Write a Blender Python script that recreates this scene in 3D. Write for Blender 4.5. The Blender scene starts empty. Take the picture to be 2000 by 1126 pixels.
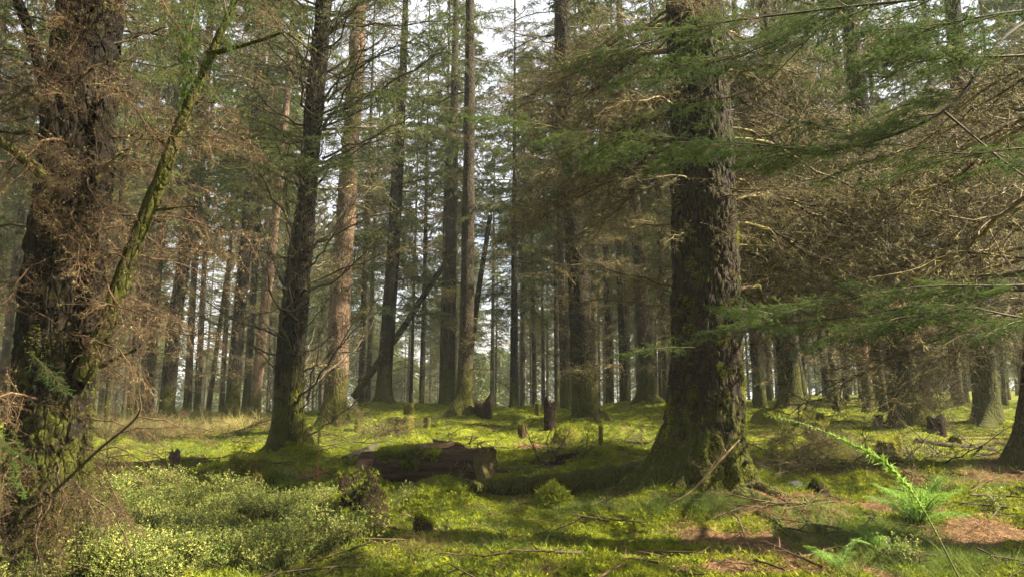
import bpy, math, random
import numpy as np
from mathutils import Vector, Euler, Matrix

R = math.radians
scene = bpy.context.scene
COL = scene.collection
rng = np.random.default_rng(7)
random.seed(7)

# ------------------------------------------------------------------ camera, sky, sun, exposure
EYE = 1.5
PITCH = R(8.0)
F = 1333.0
cd = bpy.data.cameras.new("camera")
cam = bpy.data.objects.new("camera", cd)
COL.objects.link(cam)
cam.location = (0, 0, EYE)
cam.rotation_euler = (R(90) + PITCH, 0, 0)
cd.sensor_width = 36.0
cd.lens = 24.0
cd.clip_start = 0.05
cd.clip_end = 3000
scene.camera = cam

SUN_AZ = R(-6)      # direction towards the sun, measured from +X
SUN_EL = R(42)
world = bpy.data.worlds.new("World")
scene.world = world
world.use_nodes = True
wn = world.node_tree
wn.nodes.clear()
sky = wn.nodes.new("ShaderNodeTexSky")
sky.sky_type = 'NISHITA'
sky.sun_disc = False
sky.sun_elevation = SUN_EL
sky.sun_rotation = R(90) - SUN_AZ
sky.dust_density = 3.0
tc = wn.nodes.new("ShaderNodeTexCoord")
nz = wn.nodes.new("ShaderNodeTexNoise")
nz.inputs["Scale"].default_value = 2.2
nz.inputs["Detail"].default_value = 5
cr = wn.nodes.new("ShaderNodeValToRGB")
cr.color_ramp.elements[0].position = 0.30
cr.color_ramp.elements[1].position = 0.48
mx = wn.nodes.new("ShaderNodeMixRGB")
mx.inputs[2].default_value = (4.0, 4.08, 4.45, 1)
bg = wn.nodes.new("ShaderNodeBackground")
bg.inputs["Strength"].default_value = 0.05
wo = wn.nodes.new("ShaderNodeOutputWorld")
wn.links.new(tc.outputs["Generated"], nz.inputs["Vector"])
wn.links.new(nz.outputs["Fac"], cr.inputs["Fac"])
wn.links.new(cr.outputs["Color"], mx.inputs[0])
wn.links.new(sky.outputs[0], mx.inputs[1])
wn.links.new(mx.outputs[0], bg.inputs["Color"])
wn.links.new(bg.outputs[0], wo.inputs["Surface"])

sd = bpy.data.lights.new("sun", 'SUN')
sd.energy = 5.0
sd.angle = R(0.5)
sd.color = (1.0, 0.87, 0.64)
sun = bpy.data.objects.new("sun", sd)
COL.objects.link(sun)
sdir = Vector((math.cos(SUN_EL) * math.cos(SUN_AZ), math.cos(SUN_EL) * math.sin(SUN_AZ), math.sin(SUN_EL)))
sun.rotation_euler = sdir.to_track_quat('Z', 'Y').to_euler()
sun.location = (20, 0, 30)

vs = scene.view_settings
vs.view_transform = 'Standard'
vs.look = 'None'
vs.gamma = 1
vs.use_curve_mapping = False
vs.exposure = 2.7
scene.cycles.max_bounces = 6
scene.cycles.diffuse_bounces = 3
scene.cycles.transmission_bounces = 3
scene.cycles.caustics_reflective = False
scene.cycles.caustics_refractive = False

CP, SP = math.cos(PITCH), math.sin(PITCH)
def pix(px, py, Y):
    """world point at depth Y seen at photograph pixel (px, py)"""
    u = (px - 1000.0) / F
    v = (563.0 - py) / F
    t = Y / (CP - v * SP)
    return np.array([u * t, Y, EYE + t * (SP + v * CP)])

# ------------------------------------------------------------------ numpy noise
def _hash(ix, iy, iz):
    n = (ix * 374761393 + iy * 668265263 + iz * 1274126177) & 0xFFFFFFFF
    n = ((n ^ (n >> 13)) * 1274126177) & 0xFFFFFFFF
    n = (n ^ (n >> 16)) & 0xFFFFFF
    return n / float(0xFFFFFF)
def vnoise(p):
    p = np.asarray(p, dtype=np.float64)
    i = np.floor(p).astype(np.int64)
    f = p - i
    f = f * f * (3 - 2 * f)
    out = 0
    for dx in (0, 1):
        wx = f[:, 0] if dx else 1 - f[:, 0]
        for dy in (0, 1):
            wy = f[:, 1] if dy else 1 - f[:, 1]
            for dz in (0, 1):
                wz = f[:, 2] if dz else 1 - f[:, 2]
                out = out + wx * wy * wz * _hash(i[:, 0] + dx, i[:, 1] + dy, i[:, 2] + dz)
    return out
def fbm(p, oct=4, gain=0.5):
    p = np.asarray(p, dtype=np.float64)
    s, a, tot = 0, 1.0, 0
    for k in range(oct):
        s = s + a * vnoise(p * (2.03 ** k) + 17.3 * k)
        tot += a
        a *= gain
    return s / tot
def noise2(x, y, s, oct=3, off=0.0):
    p = np.stack([np.ravel(x) / s + off, np.ravel(y) / s - off, np.full(np.size(x), off + 0.37)], 1)
    return fbm(p, oct).reshape(np.shape(x))

def worley(p):
    """nearest and second nearest cell distances and the nearest cell's random value"""
    p = np.asarray(p, float)
    i = np.floor(p).astype(np.int64)
    f1 = np.full(len(p), 9.0); f2 = np.full(len(p), 9.0); cid = np.zeros(len(p))
    for dx in (-1, 0, 1):
        for dy in (-1, 0, 1):
            for dz in (-1, 0, 1):
                a, b, c = i[:, 0] + dx, i[:, 1] + dy, i[:, 2] + dz
                q = np.stack([a + _hash(a, b, c), b + _hash(a + 71, b, c), c + _hash(a, b + 131, c)], 1)
                d = np.sqrt(((p - q) ** 2).sum(1))
                h = _hash(a, b, c + 977)
                new = d < f1
                f2 = np.where(new, f1, np.minimum(f2, d))
                cid = np.where(new, h, cid)
                f1 = np.where(new, d, f1)
    return f1, f2, cid
# ------------------------------------------------------------------ mesh helpers
class MB:
    """collects triangles and quads, builds ONE mesh"""
    def __init__(s):
        s.v, s.q, s.t, s.qm, s.tm, s.n = [], [], [], [], [], 0
    def add(s, v, quads=None, tris=None, mi=0):
        v = np.asarray(v, float).reshape(-1, 3)
        if quads is not None and len(quads):
            q = np.asarray(quads, np.int64).reshape(-1, 4) + s.n
            s.q.append(q); s.qm.append(np.full(len(q), mi, np.int32))
        if tris is not None and len(tris):
            t = np.asarray(tris, np.int64).reshape(-1, 3) + s.n
            s.t.append(t); s.tm.append(np.full(len(t), mi, np.int32))
        s.v.append(v); s.n += len(v)
    def mesh(s, name, mats, smooth=True):
        me = bpy.data.meshes.new(name)
        v = np.concatenate(s.v) if s.v else np.zeros((0, 3))
        q = np.concatenate(s.q) if s.q else np.zeros((0, 4), np.int64)
        t = np.concatenate(s.t) if s.t else np.zeros((0, 3), np.int64)
        me.vertices.add(len(v))
        me.vertices.foreach_set("co", v.astype(np.float32).ravel())
        nl = q.size + t.size
        me.loops.add(nl)
        me.loops.foreach_set("vertex_index", np.concatenate([q.ravel(), t.ravel()]).astype(np.int32))
        nf = len(q) + len(t)
        me.polygons.add(nf)
        start = np.concatenate([np.arange(len(q)) * 4, q.size + np.arange(len(t)) * 3]).astype(np.int32)
        me.polygons.foreach_set("loop_start", start)
        mi = np.concatenate((s.qm or [np.zeros(0, np.int32)]) + (s.tm or [np.zeros(0, np.int32)]))
        me.polygons.foreach_set("material_index", mi.astype(np.int32))
        me.polygons.foreach_set("use_smooth", np.full(nf, smooth))
        for m in (mats if isinstance(mats, (list, tuple)) else [mats]):
            me.materials.append(m)
        me.update(calc_edges=True)
        return me

def obj(name, me, parent=None, loc=None):
    o = bpy.data.objects.new(name, me)
    COL.objects.link(o)
    if parent is not None:
        o.parent = parent
    if loc is not None:
        o.location = loc
    return o
def tag(o, label=None, cat=None, group=None, kind=None):
    if label: o["label"] = label
    if cat: o["category"] = cat
    if group: o["group"] = group
    if kind: o["kind"] = kind
    return o
def thing(name, label, cat, loc, group=None):
    return tag(obj(name, None, None, loc), label, cat, group)

def norm(a):
    return a / np.maximum(np.linalg.norm(a, axis=-1, keepdims=True), 1e-9)
def tubes(paths, radii, sides=3):
    """B paths of N points -> verts, quads"""
    paths = np.asarray(paths, float)
    if paths.ndim == 2: paths = paths[None]
    radii = np.asarray(radii, float)
    if radii.ndim == 1: radii = radii[None]
    B, N, _ = paths.shape
    tan = norm(np.gradient(paths, axis=1))
    ref = np.where(np.abs(tan[:, :1, 2:3]) > 0.8, np.array([[[1., 0, 0]]]), np.array([[[0, 0, 1.]]]))
    u = norm(np.cross(tan, np.broadcast_to(ref, tan.shape)))
    w = np.cross(tan, u)
    a = np.arange(sides) * 2 * np.pi / sides
    ring = u[:, :, None, :] * np.cos(a)[None, None, :, None] + w[:, :, None, :] * np.sin(a)[None, None, :, None]
    v = paths[:, :, None, :] + ring * radii[:, :, None, None]
    base = (np.arange(B) * N * sides)[:, None, None]
    ii = (np.arange(N - 1) * sides)[None, :, None]
    k = np.arange(sides)[None, None, :]
    k2 = (k + 1) % sides
    q = np.stack([base + ii + k, base + ii + k2, base + ii + sides + k2, base + ii + sides + k], -1)
    return v.reshape(-1, 3), q.reshape(-1, 4)
def spline(pts, n):
    """smooth polyline through pts (Catmull-Rom), n samples"""
    P = np.asarray(pts, float)
    if len(P) == 2:
        return P[0] + (P[1] - P[0]) * np.linspace(0, 1, n)[:, None]
    E = np.vstack([2 * P[0] - P[1], P, 2 * P[-1] - P[-2]])
    t = np.linspace(0, len(P) - 1 - 1e-6, n)
    i = t.astype(int); f = (t - i)[:, None]
    a, b, c, d = E[i], E[i + 1], E[i + 2], E[i + 3]
    return 0.5 * ((2 * b) + (-a + c) * f + (2 * a - 5 * b + 4 * c - d) * f**2 + (-a + 3 * b - 3 * c + d) * f**3)
def blades(base, dirs, length, width, r=None):
    """single-triangle needles"""
    r = r or rng
    M = len(base)
    side = norm(np.cross(dirs, r.normal(size=(M, 3))))
    L = np.broadcast_to(length, (M,))[:, None]
    W = np.broadcast_to(width, (M,))[:, None]
    v = np.stack([base - side * W / 2, base + side * W / 2, base + dirs * L], 1).reshape(-1, 3)
    return v, np.arange(M * 3).reshape(-1, 3)

# ------------------------------------------------------------------ materials
def mat(name):
    m = bpy.data.materials.new(name)
    m.use_nodes = True
    m.node_tree.nodes.clear()
    return m, m.node_tree
class NT:
    def __init__(s, name):
        s.m, s.t = mat(name)
        s.out = s.t.nodes.new("ShaderNodeOutputMaterial")
    def n(s, typ, **kw):
        x = s.t.nodes.new(typ)
        for k, v in kw.items():
            if k in x.inputs: x.inputs[k].default_value = v
            else: setattr(x, k, v)
        return x
    def l(s, a, b): s.t.links.new(a, b)
    def noise(s, vec, scale, detail=4, rough=0.55):
        x = s.n("ShaderNodeTexNoise", Scale=scale, Detail=detail, Roughness=rough)
        if vec is not None: s.l(vec, x.inputs["Vector"])
        return x.outputs["Fac"]
    def ramp(s, fac, stops):
        x = s.n("ShaderNodeValToRGB")
        e = x.color_ramp.elements
        while len(e) < len(stops): e.new(0.5)
        for i, (p, c) in enumerate(stops):
            e[i].position = p
            e[i].color = (c if len(c) == 4 else (*c, 1)) if isinstance(c, tuple) else (c, c, c, 1)
        s.l(fac, x.inputs["Fac"])
        return x.outputs["Color"]
    def mix(s, fac, a, b, blend='MIX'):
        x = s.n("ShaderNodeMixRGB", blend_type=blend)
        for i, v in ((0, fac), (1, a), (2, b)):
            if hasattr(v, "links"): s.l(v, x.inputs[i])
            else: x.inputs[i].default_value = v if i == 0 else (*v, 1)
        return x.outputs[0]
    def math(s, op, a, b=0.0, clamp=False):
        x = s.n("ShaderNodeMath", operation=op, use_clamp=clamp)
        for i, v in ((0, a), (1, b)):
            if hasattr(v, "links"): s.l(v, x.inputs[i])
            else: x.inputs[i].default_value = v
        return x.outputs[0]
    def mapping(s, vec, scale):
        x = s.n("ShaderNodeMapping")
        x.inputs["Scale"].default_value = scale
        s.l(vec, x.inputs["Vector"])
        return x.outputs[0]
    def surf(s, color, rough=0.9, bump=None, bstr=0.5, bdist=0.02, trans=0.0, spec=0.3):
        nrm = None
        if bump is not None:
            b = s.n("ShaderNodeBump", Strength=bstr, Distance=bdist)
            s.l(bump, b.inputs["Height"])
            nrm = b.outputs[0]
        p = s.n("ShaderNodeBsdfPrincipled")
        p.inputs["Roughness"].default_value = rough
        p.inputs["Specular IOR Level"].default_value = spec
        if hasattr(color, "links"): s.l(color, p.inputs["Base Color"])
        else: p.inputs["Base Color"].default_value = (*color, 1)
        if nrm: s.l(nrm, p.inputs["Normal"])
        res = p.outputs[0]
        if trans > 0:
            tr = s.n("ShaderNodeBsdfTranslucent")
            if hasattr(color, "links"): s.l(color, tr.inputs["Color"])
            else: tr.inputs["Color"].default_value = (*color, 1)
            ms = s.n("ShaderNodeMixShader")
            ms.inputs[0].default_value = trans
            s.l(res, ms.inputs[1]); s.l(tr.outputs[0], ms.inputs[2])
            res = ms.outputs[0]
        s.l(res, s.out.inputs["Surface"])
        return s.m

def bark_mat(name, dark, light, moss=0.5, moss_h=1.6, lichen=0.35, bscale=1.0, mosscol=((0.014, 0.017, 0.003), (0.070, 0.072, 0.008))):
    t = NT(name)
    oc = t.n("ShaderNodeTexCoord").outputs["Object"]
    oi = t.n("ShaderNodeObjectInfo").outputs["Random"]
    st = t.mapping(oc, (1, 1, 0.32))
    n1 = t.noise(st, 9 * bscale, 6, 0.65)
    n2 = t.noise(oc, 55 * bscale, 4, 0.6)
    vo = t.n("ShaderNodeTexVoronoi", Scale=16 * bscale, feature='DISTANCE_TO_EDGE')
    t.l(st, vo.inputs["Vector"])
    crack = t.ramp(vo.outputs["Distance"], [(0.0, 0.0), (0.16, 1.0)])
    c = t.ramp(n1, [(0.3, dark), (0.68, light)])
    c = t.mix(t.math('MULTIPLY', t.math('SUBTRACT', 1.0, crack), 0.65), c, tuple(0.35 * x for x in dark))
    c = t.mix(t.ramp(n2, [(0.35, 0.0), (0.75, 0.5)]), c, tuple(min(1, 1.7 * x) for x in light))
    lowf = t.noise(oc, 1.7, 4, 0.6)
    c = t.mix(t.ramp(lowf, [(0.36, 0.62), (0.62, 0.0)]), c, tuple(0.45 * x for x in dark))
    # pale crusty lichen
    nl = t.noise(oc, 14, 5, 0.7)
    ml = t.ramp(nl, [(0.60 - 0.06 * lichen, 0.0), (0.66, 0.75 * lichen)])
    c = t.mix(ml, c, (0.125, 0.135, 0.075))
    # moss, thick near the foot
    sx = t.n("ShaderNodeSeparateXYZ"); t.l(oc, sx.inputs[0])
    hgt = t.math('DIVIDE', sx.outputs["Z"], moss_h)
    hh = t.math('SUBTRACT', 1.0, hgt, True)
    nm = t.noise(oc, 5.5, 6, 0.72)
    nm2 = t.noise(oc, 120, 2, 0.6)
    mm = t.math('ADD', t.math('MULTIPLY', hh, 0.36), t.math('ADD', nm, (moss - 0.5) * 0.5))
    mk = t.ramp(mm, [(0.56, 0.0), (0.68, 0.92)])
    mc = t.ramp(nm2, [(0.3, mosscol[0]), (0.7, mosscol[1])])
    c = t.mix(mk, c, mc)
    h = t.math('ADD', t.math('MULTIPLY', crack, 0.7), t.math('ADD', n1, t.math('MULTIPLY', n2, 0.5)))
    return t.surf(c, 0.9, h, 0.9, 0.03, spec=0.15)

def leaf_mat(name, c1, c2, trans=0.35, scale=3.0, rough=0.6, rand=0.25, world_space=False):
    t = NT(name)
    if world_space:
        oc = t.n("ShaderNodeNewGeometry").outputs["Position"]
    else:
        oc = t.n("ShaderNodeTexCoord").outputs["Object"]
    oi = t.n("ShaderNodeObjectInfo").outputs["Random"]
    n = t.noise(oc, scale, 4, 0.7)
    f = t.math('ADD', n, t.math('MULTIPLY', t.math('SUBTRACT', oi, 0.5), rand))
    c = t.ramp(f, [(0.32, c1), (0.68, c2)])
    return t.surf(c, rough, trans=trans, spec=0.25)

def twig_mat(name, dark, light, lichen=(0.30, 0.30, 0.15), amt=0.4):
    t = NT(name)
    oc = t.n("ShaderNodeTexCoord").outputs["Object"]
    oi = t.n("ShaderNodeObjectInfo").outputs["Random"]
    n = t.noise(oc, 7, 4, 0.7)
    f = t.math('ADD', n, t.math('MULTIPLY', t.math('SUBTRACT', oi, 0.5), 0.25))
    c = t.ramp(f, [(0.3, dark), (0.7, light)])
    ln = t.noise(oc, 3.2, 5, 0.75)
    c = t.mix(t.ramp(ln, [(0.66 - 0.22 * amt, 0.0), (0.74 - 0.18 * amt, 0.85)]), c, lichen)
    return t.surf(c, 0.8, spec=0.3)

BARK_BIG = bark_mat("bark_brown", (0.0056, 0.0042, 0.0028), (0.0350, 0.0231, 0.0147), moss=0.56, moss_h=1.5, lichen=0.4)
BARK_DARK = bark_mat("bark_dark_mossy", (0.0037, 0.0030, 0.0023), (0.0165, 0.0112, 0.0067), moss=0.48, moss_h=2.0, lichen=0.2)
BARK_RED = bark_mat("bark_reddish", (0.0400, 0.0256, 0.0184), (0.1680, 0.1080, 0.0760), moss=0.47, moss_h=1.9, lichen=0.8)
BARK_MID = bark_mat("bark_grey_brown", (0.0091, 0.0072, 0.0052), (0.0455, 0.0325, 0.0228), moss=0.48, moss_h=2.2, lichen=0.6)
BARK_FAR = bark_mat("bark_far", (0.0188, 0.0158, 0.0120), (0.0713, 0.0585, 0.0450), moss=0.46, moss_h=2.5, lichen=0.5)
BARK_NEEDLE = bark_mat("bark_litter_covered", (0.0224, 0.0123, 0.0078), (0.0840, 0.0476, 0.0280), moss=0.36, moss_h=1.5, lichen=0.3)
LIMB = bark_mat("limb_mossy", (0.0180, 0.0132, 0.0084), (0.0720, 0.0540, 0.0330), moss=0.70, moss_h=900, lichen=0.7)
TWIG = twig_mat("dead_twig", (0.0240, 0.0168, 0.0072), (0.1080, 0.0736, 0.0288), lichen=(0.27, 0.24, 0.075), amt=0.5)
TWIG_RED = twig_mat("dead_twig_reddish", (0.0210, 0.0128, 0.0067), (0.0938, 0.0540, 0.0255), lichen=(0.20, 0.19, 0.08), amt=0.3)
TWIG_DARK = twig_mat("dead_twig_dark", (0.0165, 0.0128, 0.0083), (0.0562, 0.0413, 0.0240), lichen=(0.17, 0.18, 0.09), amt=0.35)
LICHEN = leaf_mat("hanging_lichen", (0.1600, 0.1600, 0.0600), (0.3040, 0.2800, 0.1200), 0.3, 5)
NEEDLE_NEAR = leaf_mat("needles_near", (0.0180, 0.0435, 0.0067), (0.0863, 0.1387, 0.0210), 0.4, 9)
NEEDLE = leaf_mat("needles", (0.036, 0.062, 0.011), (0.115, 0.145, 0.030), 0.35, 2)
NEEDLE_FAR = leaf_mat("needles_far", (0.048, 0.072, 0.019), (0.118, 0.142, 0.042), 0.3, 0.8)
MOSS = leaf_mat("moss", (0.050, 0.075, 0.005), (0.26, 0.29, 0.016), 0.35, 2.6, 0.9, 0.2, True)
MOSS_DARK = leaf_mat("moss_olive", (0.022, 0.028, 0.004), (0.10, 0.105, 0.012), 0.25, 5, 0.9, 0.2)
MOSS_BRIGHT = leaf_mat("moss_bright", (0.16, 0.20, 0.015), (0.30, 0.30, 0.03), 0.35, 6, 0.9)
GRASS = leaf_mat("grass_green", (0.06, 0.105, 0.016), (0.15, 0.19, 0.035), 0.4, 0.9, 0.6, 0.3, True)
STRAW = leaf_mat("grass_straw", (0.14, 0.15, 0.04), (0.42, 0.35, 0.14), 0.45, 1.2, 0.6, 0.3, True)
BERRY = leaf_mat("bilberry_leaf", (0.11, 0.18, 0.025), (0.40, 0.41, 0.11), 0.4, 7, 0.5, 0.3, True)
STEM = leaf_mat("green_stem", (0.05, 0.06, 0.015), (0.10, 0.10, 0.03), 0.1, 6)
FERN = leaf_mat("fern_leaf", (0.0900, 0.1950, 0.0225), (0.1950, 0.3150, 0.0600), 0.45, 5, 0.5)
SHOOT = leaf_mat("shoot_leaf", (0.15, 0.28, 0.03), (0.30, 0.44, 0.08), 0.45, 5, 0.5)
LITTER = leaf_mat("needle_litter", (0.11, 0.06, 0.026), (0.36, 0.21, 0.10), 0.1, 9, 0.8, 0.3, True)
HEATHER = leaf_mat("heather_twigs", (0.05, 0.03, 0.015), (0.13, 0.08, 0.03), 0.15, 6)

def wood_mat(name, a, b, sc=(1, 1, 1), moss=0.0):
    t = NT(name)
    oc = t.n("ShaderNodeTexCoord").outputs["Object"]
    st = t.mapping(oc, sc)
    n1 = t.noise(st, 8, 6, 0.7)
    n2 = t.noise(oc, 60, 3, 0.6)
    c = t.ramp(n1, [(0.3, a), (0.7, b)])
    if moss > 0:
        nm = t.noise(oc, 5, 5, 0.65)
        c = t.mix(t.ramp(nm, [(0.62 - 0.3 * moss, 0.0), (0.72 - 0.3 * moss, 0.9)]), c, (0.085, 0.085, 0.012))
    return t.surf(c, 0.95, t.math('ADD', n1, t.math('MULTIPLY', n2, 0.4)), 0.9, 0.04, spec=0.1)
ROT = wood_mat("rotten_wood", (0.018, 0.012, 0.008), (0.085, 0.053, 0.031), (3, 3, 0.6))
ROT_DARK = wood_mat("rotten_wood_dark", (0.006, 0.004, 0.003), (0.028, 0.017, 0.010), (2, 2, 1))
LOGBARK = wood_mat("log_bark", (0.014, 0.010, 0.007), (0.065, 0.041, 0.026), (0.5, 3, 3))
LOGPLATE = wood_mat("log_bark_plate", (0.06, 0.032, 0.02), (0.20, 0.12, 0.08), (0.4, 3, 3))
CUT = wood_mat("cut_wood", (0.05, 0.042, 0.018), (0.13, 0.11, 0.045), (1, 1, 1), 0.2)
SPLINT = wood_mat("splintered_wood", (0.06, 0.034, 0.016), (0.20, 0.13, 0.06), (1, 4, 4))
GREYWOOD = wood_mat("grey_weathered_wood", (0.022, 0.019, 0.016), (0.075, 0.064, 0.052), (0.5, 4, 4), 0.2)
STUMP = wood_mat("stump_wood", (0.03, 0.02, 0.012), (0.11, 0.075, 0.04), (3, 3, 0.5), 0.8)
REDSTEM = twig_mat("red_stem", (0.20, 0.07, 0.03), (0.34, 0.14, 0.06), amt=0.0)
STONE = wood_mat("stone_grey", (0.05, 0.055, 0.06), (0.14, 0.145, 0.15), (1, 1, 1), 0.05)

# ------------------------------------------------------------------ terrain
CTRL = []
def ctl(px, py, Y):
    p = pix(px, py, Y); CTRL.append(p); return p
FLAT = [(-9, 3, 0), (0, 3, 0), (9, 3, 0.05), (0, 0, 0), (-14, 6, 0), (14, 6, 0.1), (-4, 6, 0), (0, 6, 0), (3.5, 6, 0.05), (-3, -8, 0), (8, -8, 0),
        (0, 8, -0.02), (-3, 9, -0.02), (16, 14, 0.1), (-16, 14, 0), (-30, 30, -0.2), (-30, 60, -2.0), (-8, 48, -1.0), (0, 48, -0.6), (8, 48, -0.2), (0, 80, -2.6),
        (30, 30, 0.5), (24, 45, 0.75), (40, 70, 0.8), (14, 45, 0.3), (-40, 90, -3), (0, 120, -3.5), (50, 110, 0.0), (-60, 20, 0), (60, 20, 0.4), (0, -60, 0), (-60, -60, 0), (60, -60, 0.2), (0, 250, -12), (-160, 250, -13), (160, 250, -8), (0, 480, -26), (-300, 480, -26), (300, 480, -20), (250, 100, -1), (-250, 100, -6)]
for p in FLAT: CTRL.append(np.array(p, float))
for px, py, Y in [(850, 948, 10.2), (550, 905, 12.4), (655, 840, 17), (905, 824, 20), (1140, 832, 17), (872, 797, 27), (745, 797, 27), (1265, 802, 26),
                  (1545, 815, 21), (1772, 842, 17), (1930, 832, 18), (1485, 803, 25), (2010, 945, 10.5), (300, 835, 24), (460, 826, 25), (330, 815, 27), (1375, 962, 9.0),
                  (1000, 800, 30), (800, 802, 31), (1150, 797, 31), (1800, 778, 44), (1600, 782, 42), (485, 945, 10.3), (300, 900, 13.6), (1000, 850, 15.5), (1600, 880, 13.2), (1850, 905, 12.5)]:
    ctl(px, py, Y)
CT = np.array(CTRL)
def _phi(d2): return np.sqrt(d2 + 2.0)
_D = ((CT[:, None, :2] - CT[None, :, :2]) ** 2).sum(-1)
_A = np.zeros((len(CT) + 1, len(CT) + 1))
_A[:-1, :-1] = _phi(_D) - 0.02 * np.eye(len(CT)); _A[-1, :-1] = 1; _A[:-1, -1] = 1
_W = np.linalg.solve(_A, np.append(CT[:, 2], 0))
MOUNDS = []   # x, y, rx, ry, h
def gh(x, y):
    x = np.asarray(x, float); y = np.asarray(y, float)
    sh = x.shape
    x = x.ravel(); y = y.ravel()
    z = np.full(x.shape, _W[-1])
    for k in range(len(CT)):
        z += _W[k] * _phi((x - CT[k, 0]) ** 2 + (y - CT[k, 1]) ** 2)
    for mx_, my_, rx, ry, h in MOUNDS:
        z += h * np.exp(-((x - mx_) / rx) ** 2 - ((y - my_) / ry) ** 2)
    return z.reshape(sh)
def ground_at(px, py, lo=3.5, hi=60):
    """first place where the ray of a photograph pixel meets the ground"""
    Y = np.linspace(lo, hi, 1500)
    P = np.array([pix(px, py, yy) for yy in Y])
    d = P[:, 2] - gh(P[:, 0], P[:, 1])
    k = np.argmax(d < 0)
    if d[k] >= 0: k = len(Y) - 1
    return P[k]
def mound(px, py, Y, rx, ry, h):
    p = pix(px, py, Y); MOUNDS.append((p[0], p[1], rx, ry, h))
# mossy hummocks seen in the photograph
mound(845, 965, 9.2, 0.75, 0.2, 0.06)
mound(640, 915, 11.5, 0.5, 0.4, 0.12)
mound(1400, 1000, 8.5, 0.9, 0.45, 0.13)
mound(1600, 1040, 7.2, 0.6, 0.4, 0.08)
mound(1770, 880, 14.5, 0.9, 0.9, 0.30)
mound(1870, 878, 14.0, 0.7, 0.4, 0.16)
mound(1160, 880, 14.0, 0.6, 1.0, 0.14)
mound(1025, 828, 20, 0.7, 0.6, 0.28)
mound(1240, 800, 27, 2.0, 1.5, 0.18)
mound(1750, 950, 10.0, 0.8, 0.4, 0.08)
mound(960, 885, 13.5, 1.0, 0.7, 0.12)


for px, py, Y, rr_, h_ in [(1265, 802, 26, 1.3, .3), (1141, 832, 17, 1.0, .25), (905, 824, 20, .8, .28), (874, 797, 27, .8, .2), (747, 797, 27, 1.1, .28), (1548, 814, 21, 1.2, .3), (1772, 842, 17, .8, .2),
                           (1932, 832, 18, .9, .2), (2022, 945, 10.6, 1.0, .25), (560, 905, 12.4, .8, .2), (653, 840, 17, .8, .2), (452, 826, 25, .9, .2), (1487, 804, 25, .8, .2)]:
    mound(px, py, Y, rr_, rr_, h_)     # moss swelling up round the feet of the trees
_hr = np.random.default_rng(3)
for _ in range(150):                   # scattered moss hummocks
    y_ = _hr.uniform(9, 34); x_ = _hr.uniform(-0.8, 0.8) * y_
    if abs(y_ - 10.3) < 1.0 and -3 < x_ < 0.3: continue
    q_ = _hr.uniform(0.16, 0.5)
    MOUNDS.append((x_, y_, q_ * _hr.uniform(.8, 1.6), q_, q_ * _hr.uniform(0.25, 0.6)))
def micro(x, y):
    a = (noise2(x, y, 1.1, 3, 3.1) - 0.5) * 0.34
    b = (noise2(x, y, 0.30, 3, 8.7) - 0.5) * 0.13
    c = np.abs(noise2(x, y, 0.10, 2, 1.9) - 0.5) * 0.06
    return a + b + c
def ghm(x, y): return gh(x, y) + micro(x, y)

def blob(x, y, pts):
    m = np.zeros(np.shape(x))
    for px, py, rx, ry, s in pts:
        p = GA(px, py)
        m = np.maximum(m, s * np.exp(-(((x - p[0]) / rx) ** 2 + ((y - p[1]) / ry) ** 2)))
    return m
_gac = {}
def GA(px, py):
    if (px, py) not in _gac: _gac[(px, py)] = ground_at(px, py)
    return _gac[(px, py)]
LIT_PTS = [(1450, 1000, 0.7, 0.5, 1), (1550, 1010, 0.6, 0.6, 1), (1600, 1090, 0.6, 0.5, 1), (1940, 935, 1.6, 0.8, .9), (1980, 1050, 0.9, 0.6, 1), (1380, 1110, 0.5, 0.3, .8),
           (1750, 945, 1.0, 0.5, .7), (600, 925, 0.6, 0.35, .8), (1220, 970, 0.7, 0.25, .9), (1960, 900, 1.0, 0.7, .8), (1340, 1040, 0.5, 0.3, .8), (1500, 1050, .8, .5, 1), (1700, 1000, .8, .6, 1), (1850, 1060, .7, .4, .9), (1780, 930, 1.3, .6, .8), (1440, 975, .5, .35, 1.2), (1620, 1120, .7, .4, 1), (1020, 975, .4, .2, .7), (1060, 875, .6, .25, .8), (60, 1060, 1.0, .8, .9)]
STR_PTS = [(300, 850, 3.5, 2.6, 1), (220, 835, 2.5, 3, 1), (430, 840, 2.6, 2, .9), (1020, 905, 1.0, .5, .5), (1800, 925, 1.4, .5, .9), (1900, 940, 1.2, .5, .8), (330, 815, 5, 2, 1)]
BER_PTS = [(430, 1010, 1.25, 0.9, 1), (600, 1010, 0.9, 0.8, 1), (330, 1080, 1.1, 0.8, 1), (560, 1085, 0.75, 0.6, .95), (260, 990, 0.8, .7, .9), (230, 1126, .9, .7, 1), (690, 985, 0.3, 0.4, .8)]
def lit_mask(x, y): return np.clip(blob(x, y, LIT_PTS) * 0.95 + (noise2(x, y, 0.7, 3, 5.5) - 0.5) * 1.3 + (noise2(x, y, 0.2, 3, 15.5) - 0.5) * 0.9, 0, 1)
def str_mask(x, y): return np.clip(blob(x, y, STR_PTS) + (noise2(x, y, 1.1, 3, 9.5) - 0.55) * 1.0, 0, 1)
def ber_mask(x, y): return blob(x, y, BER_PTS)

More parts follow.
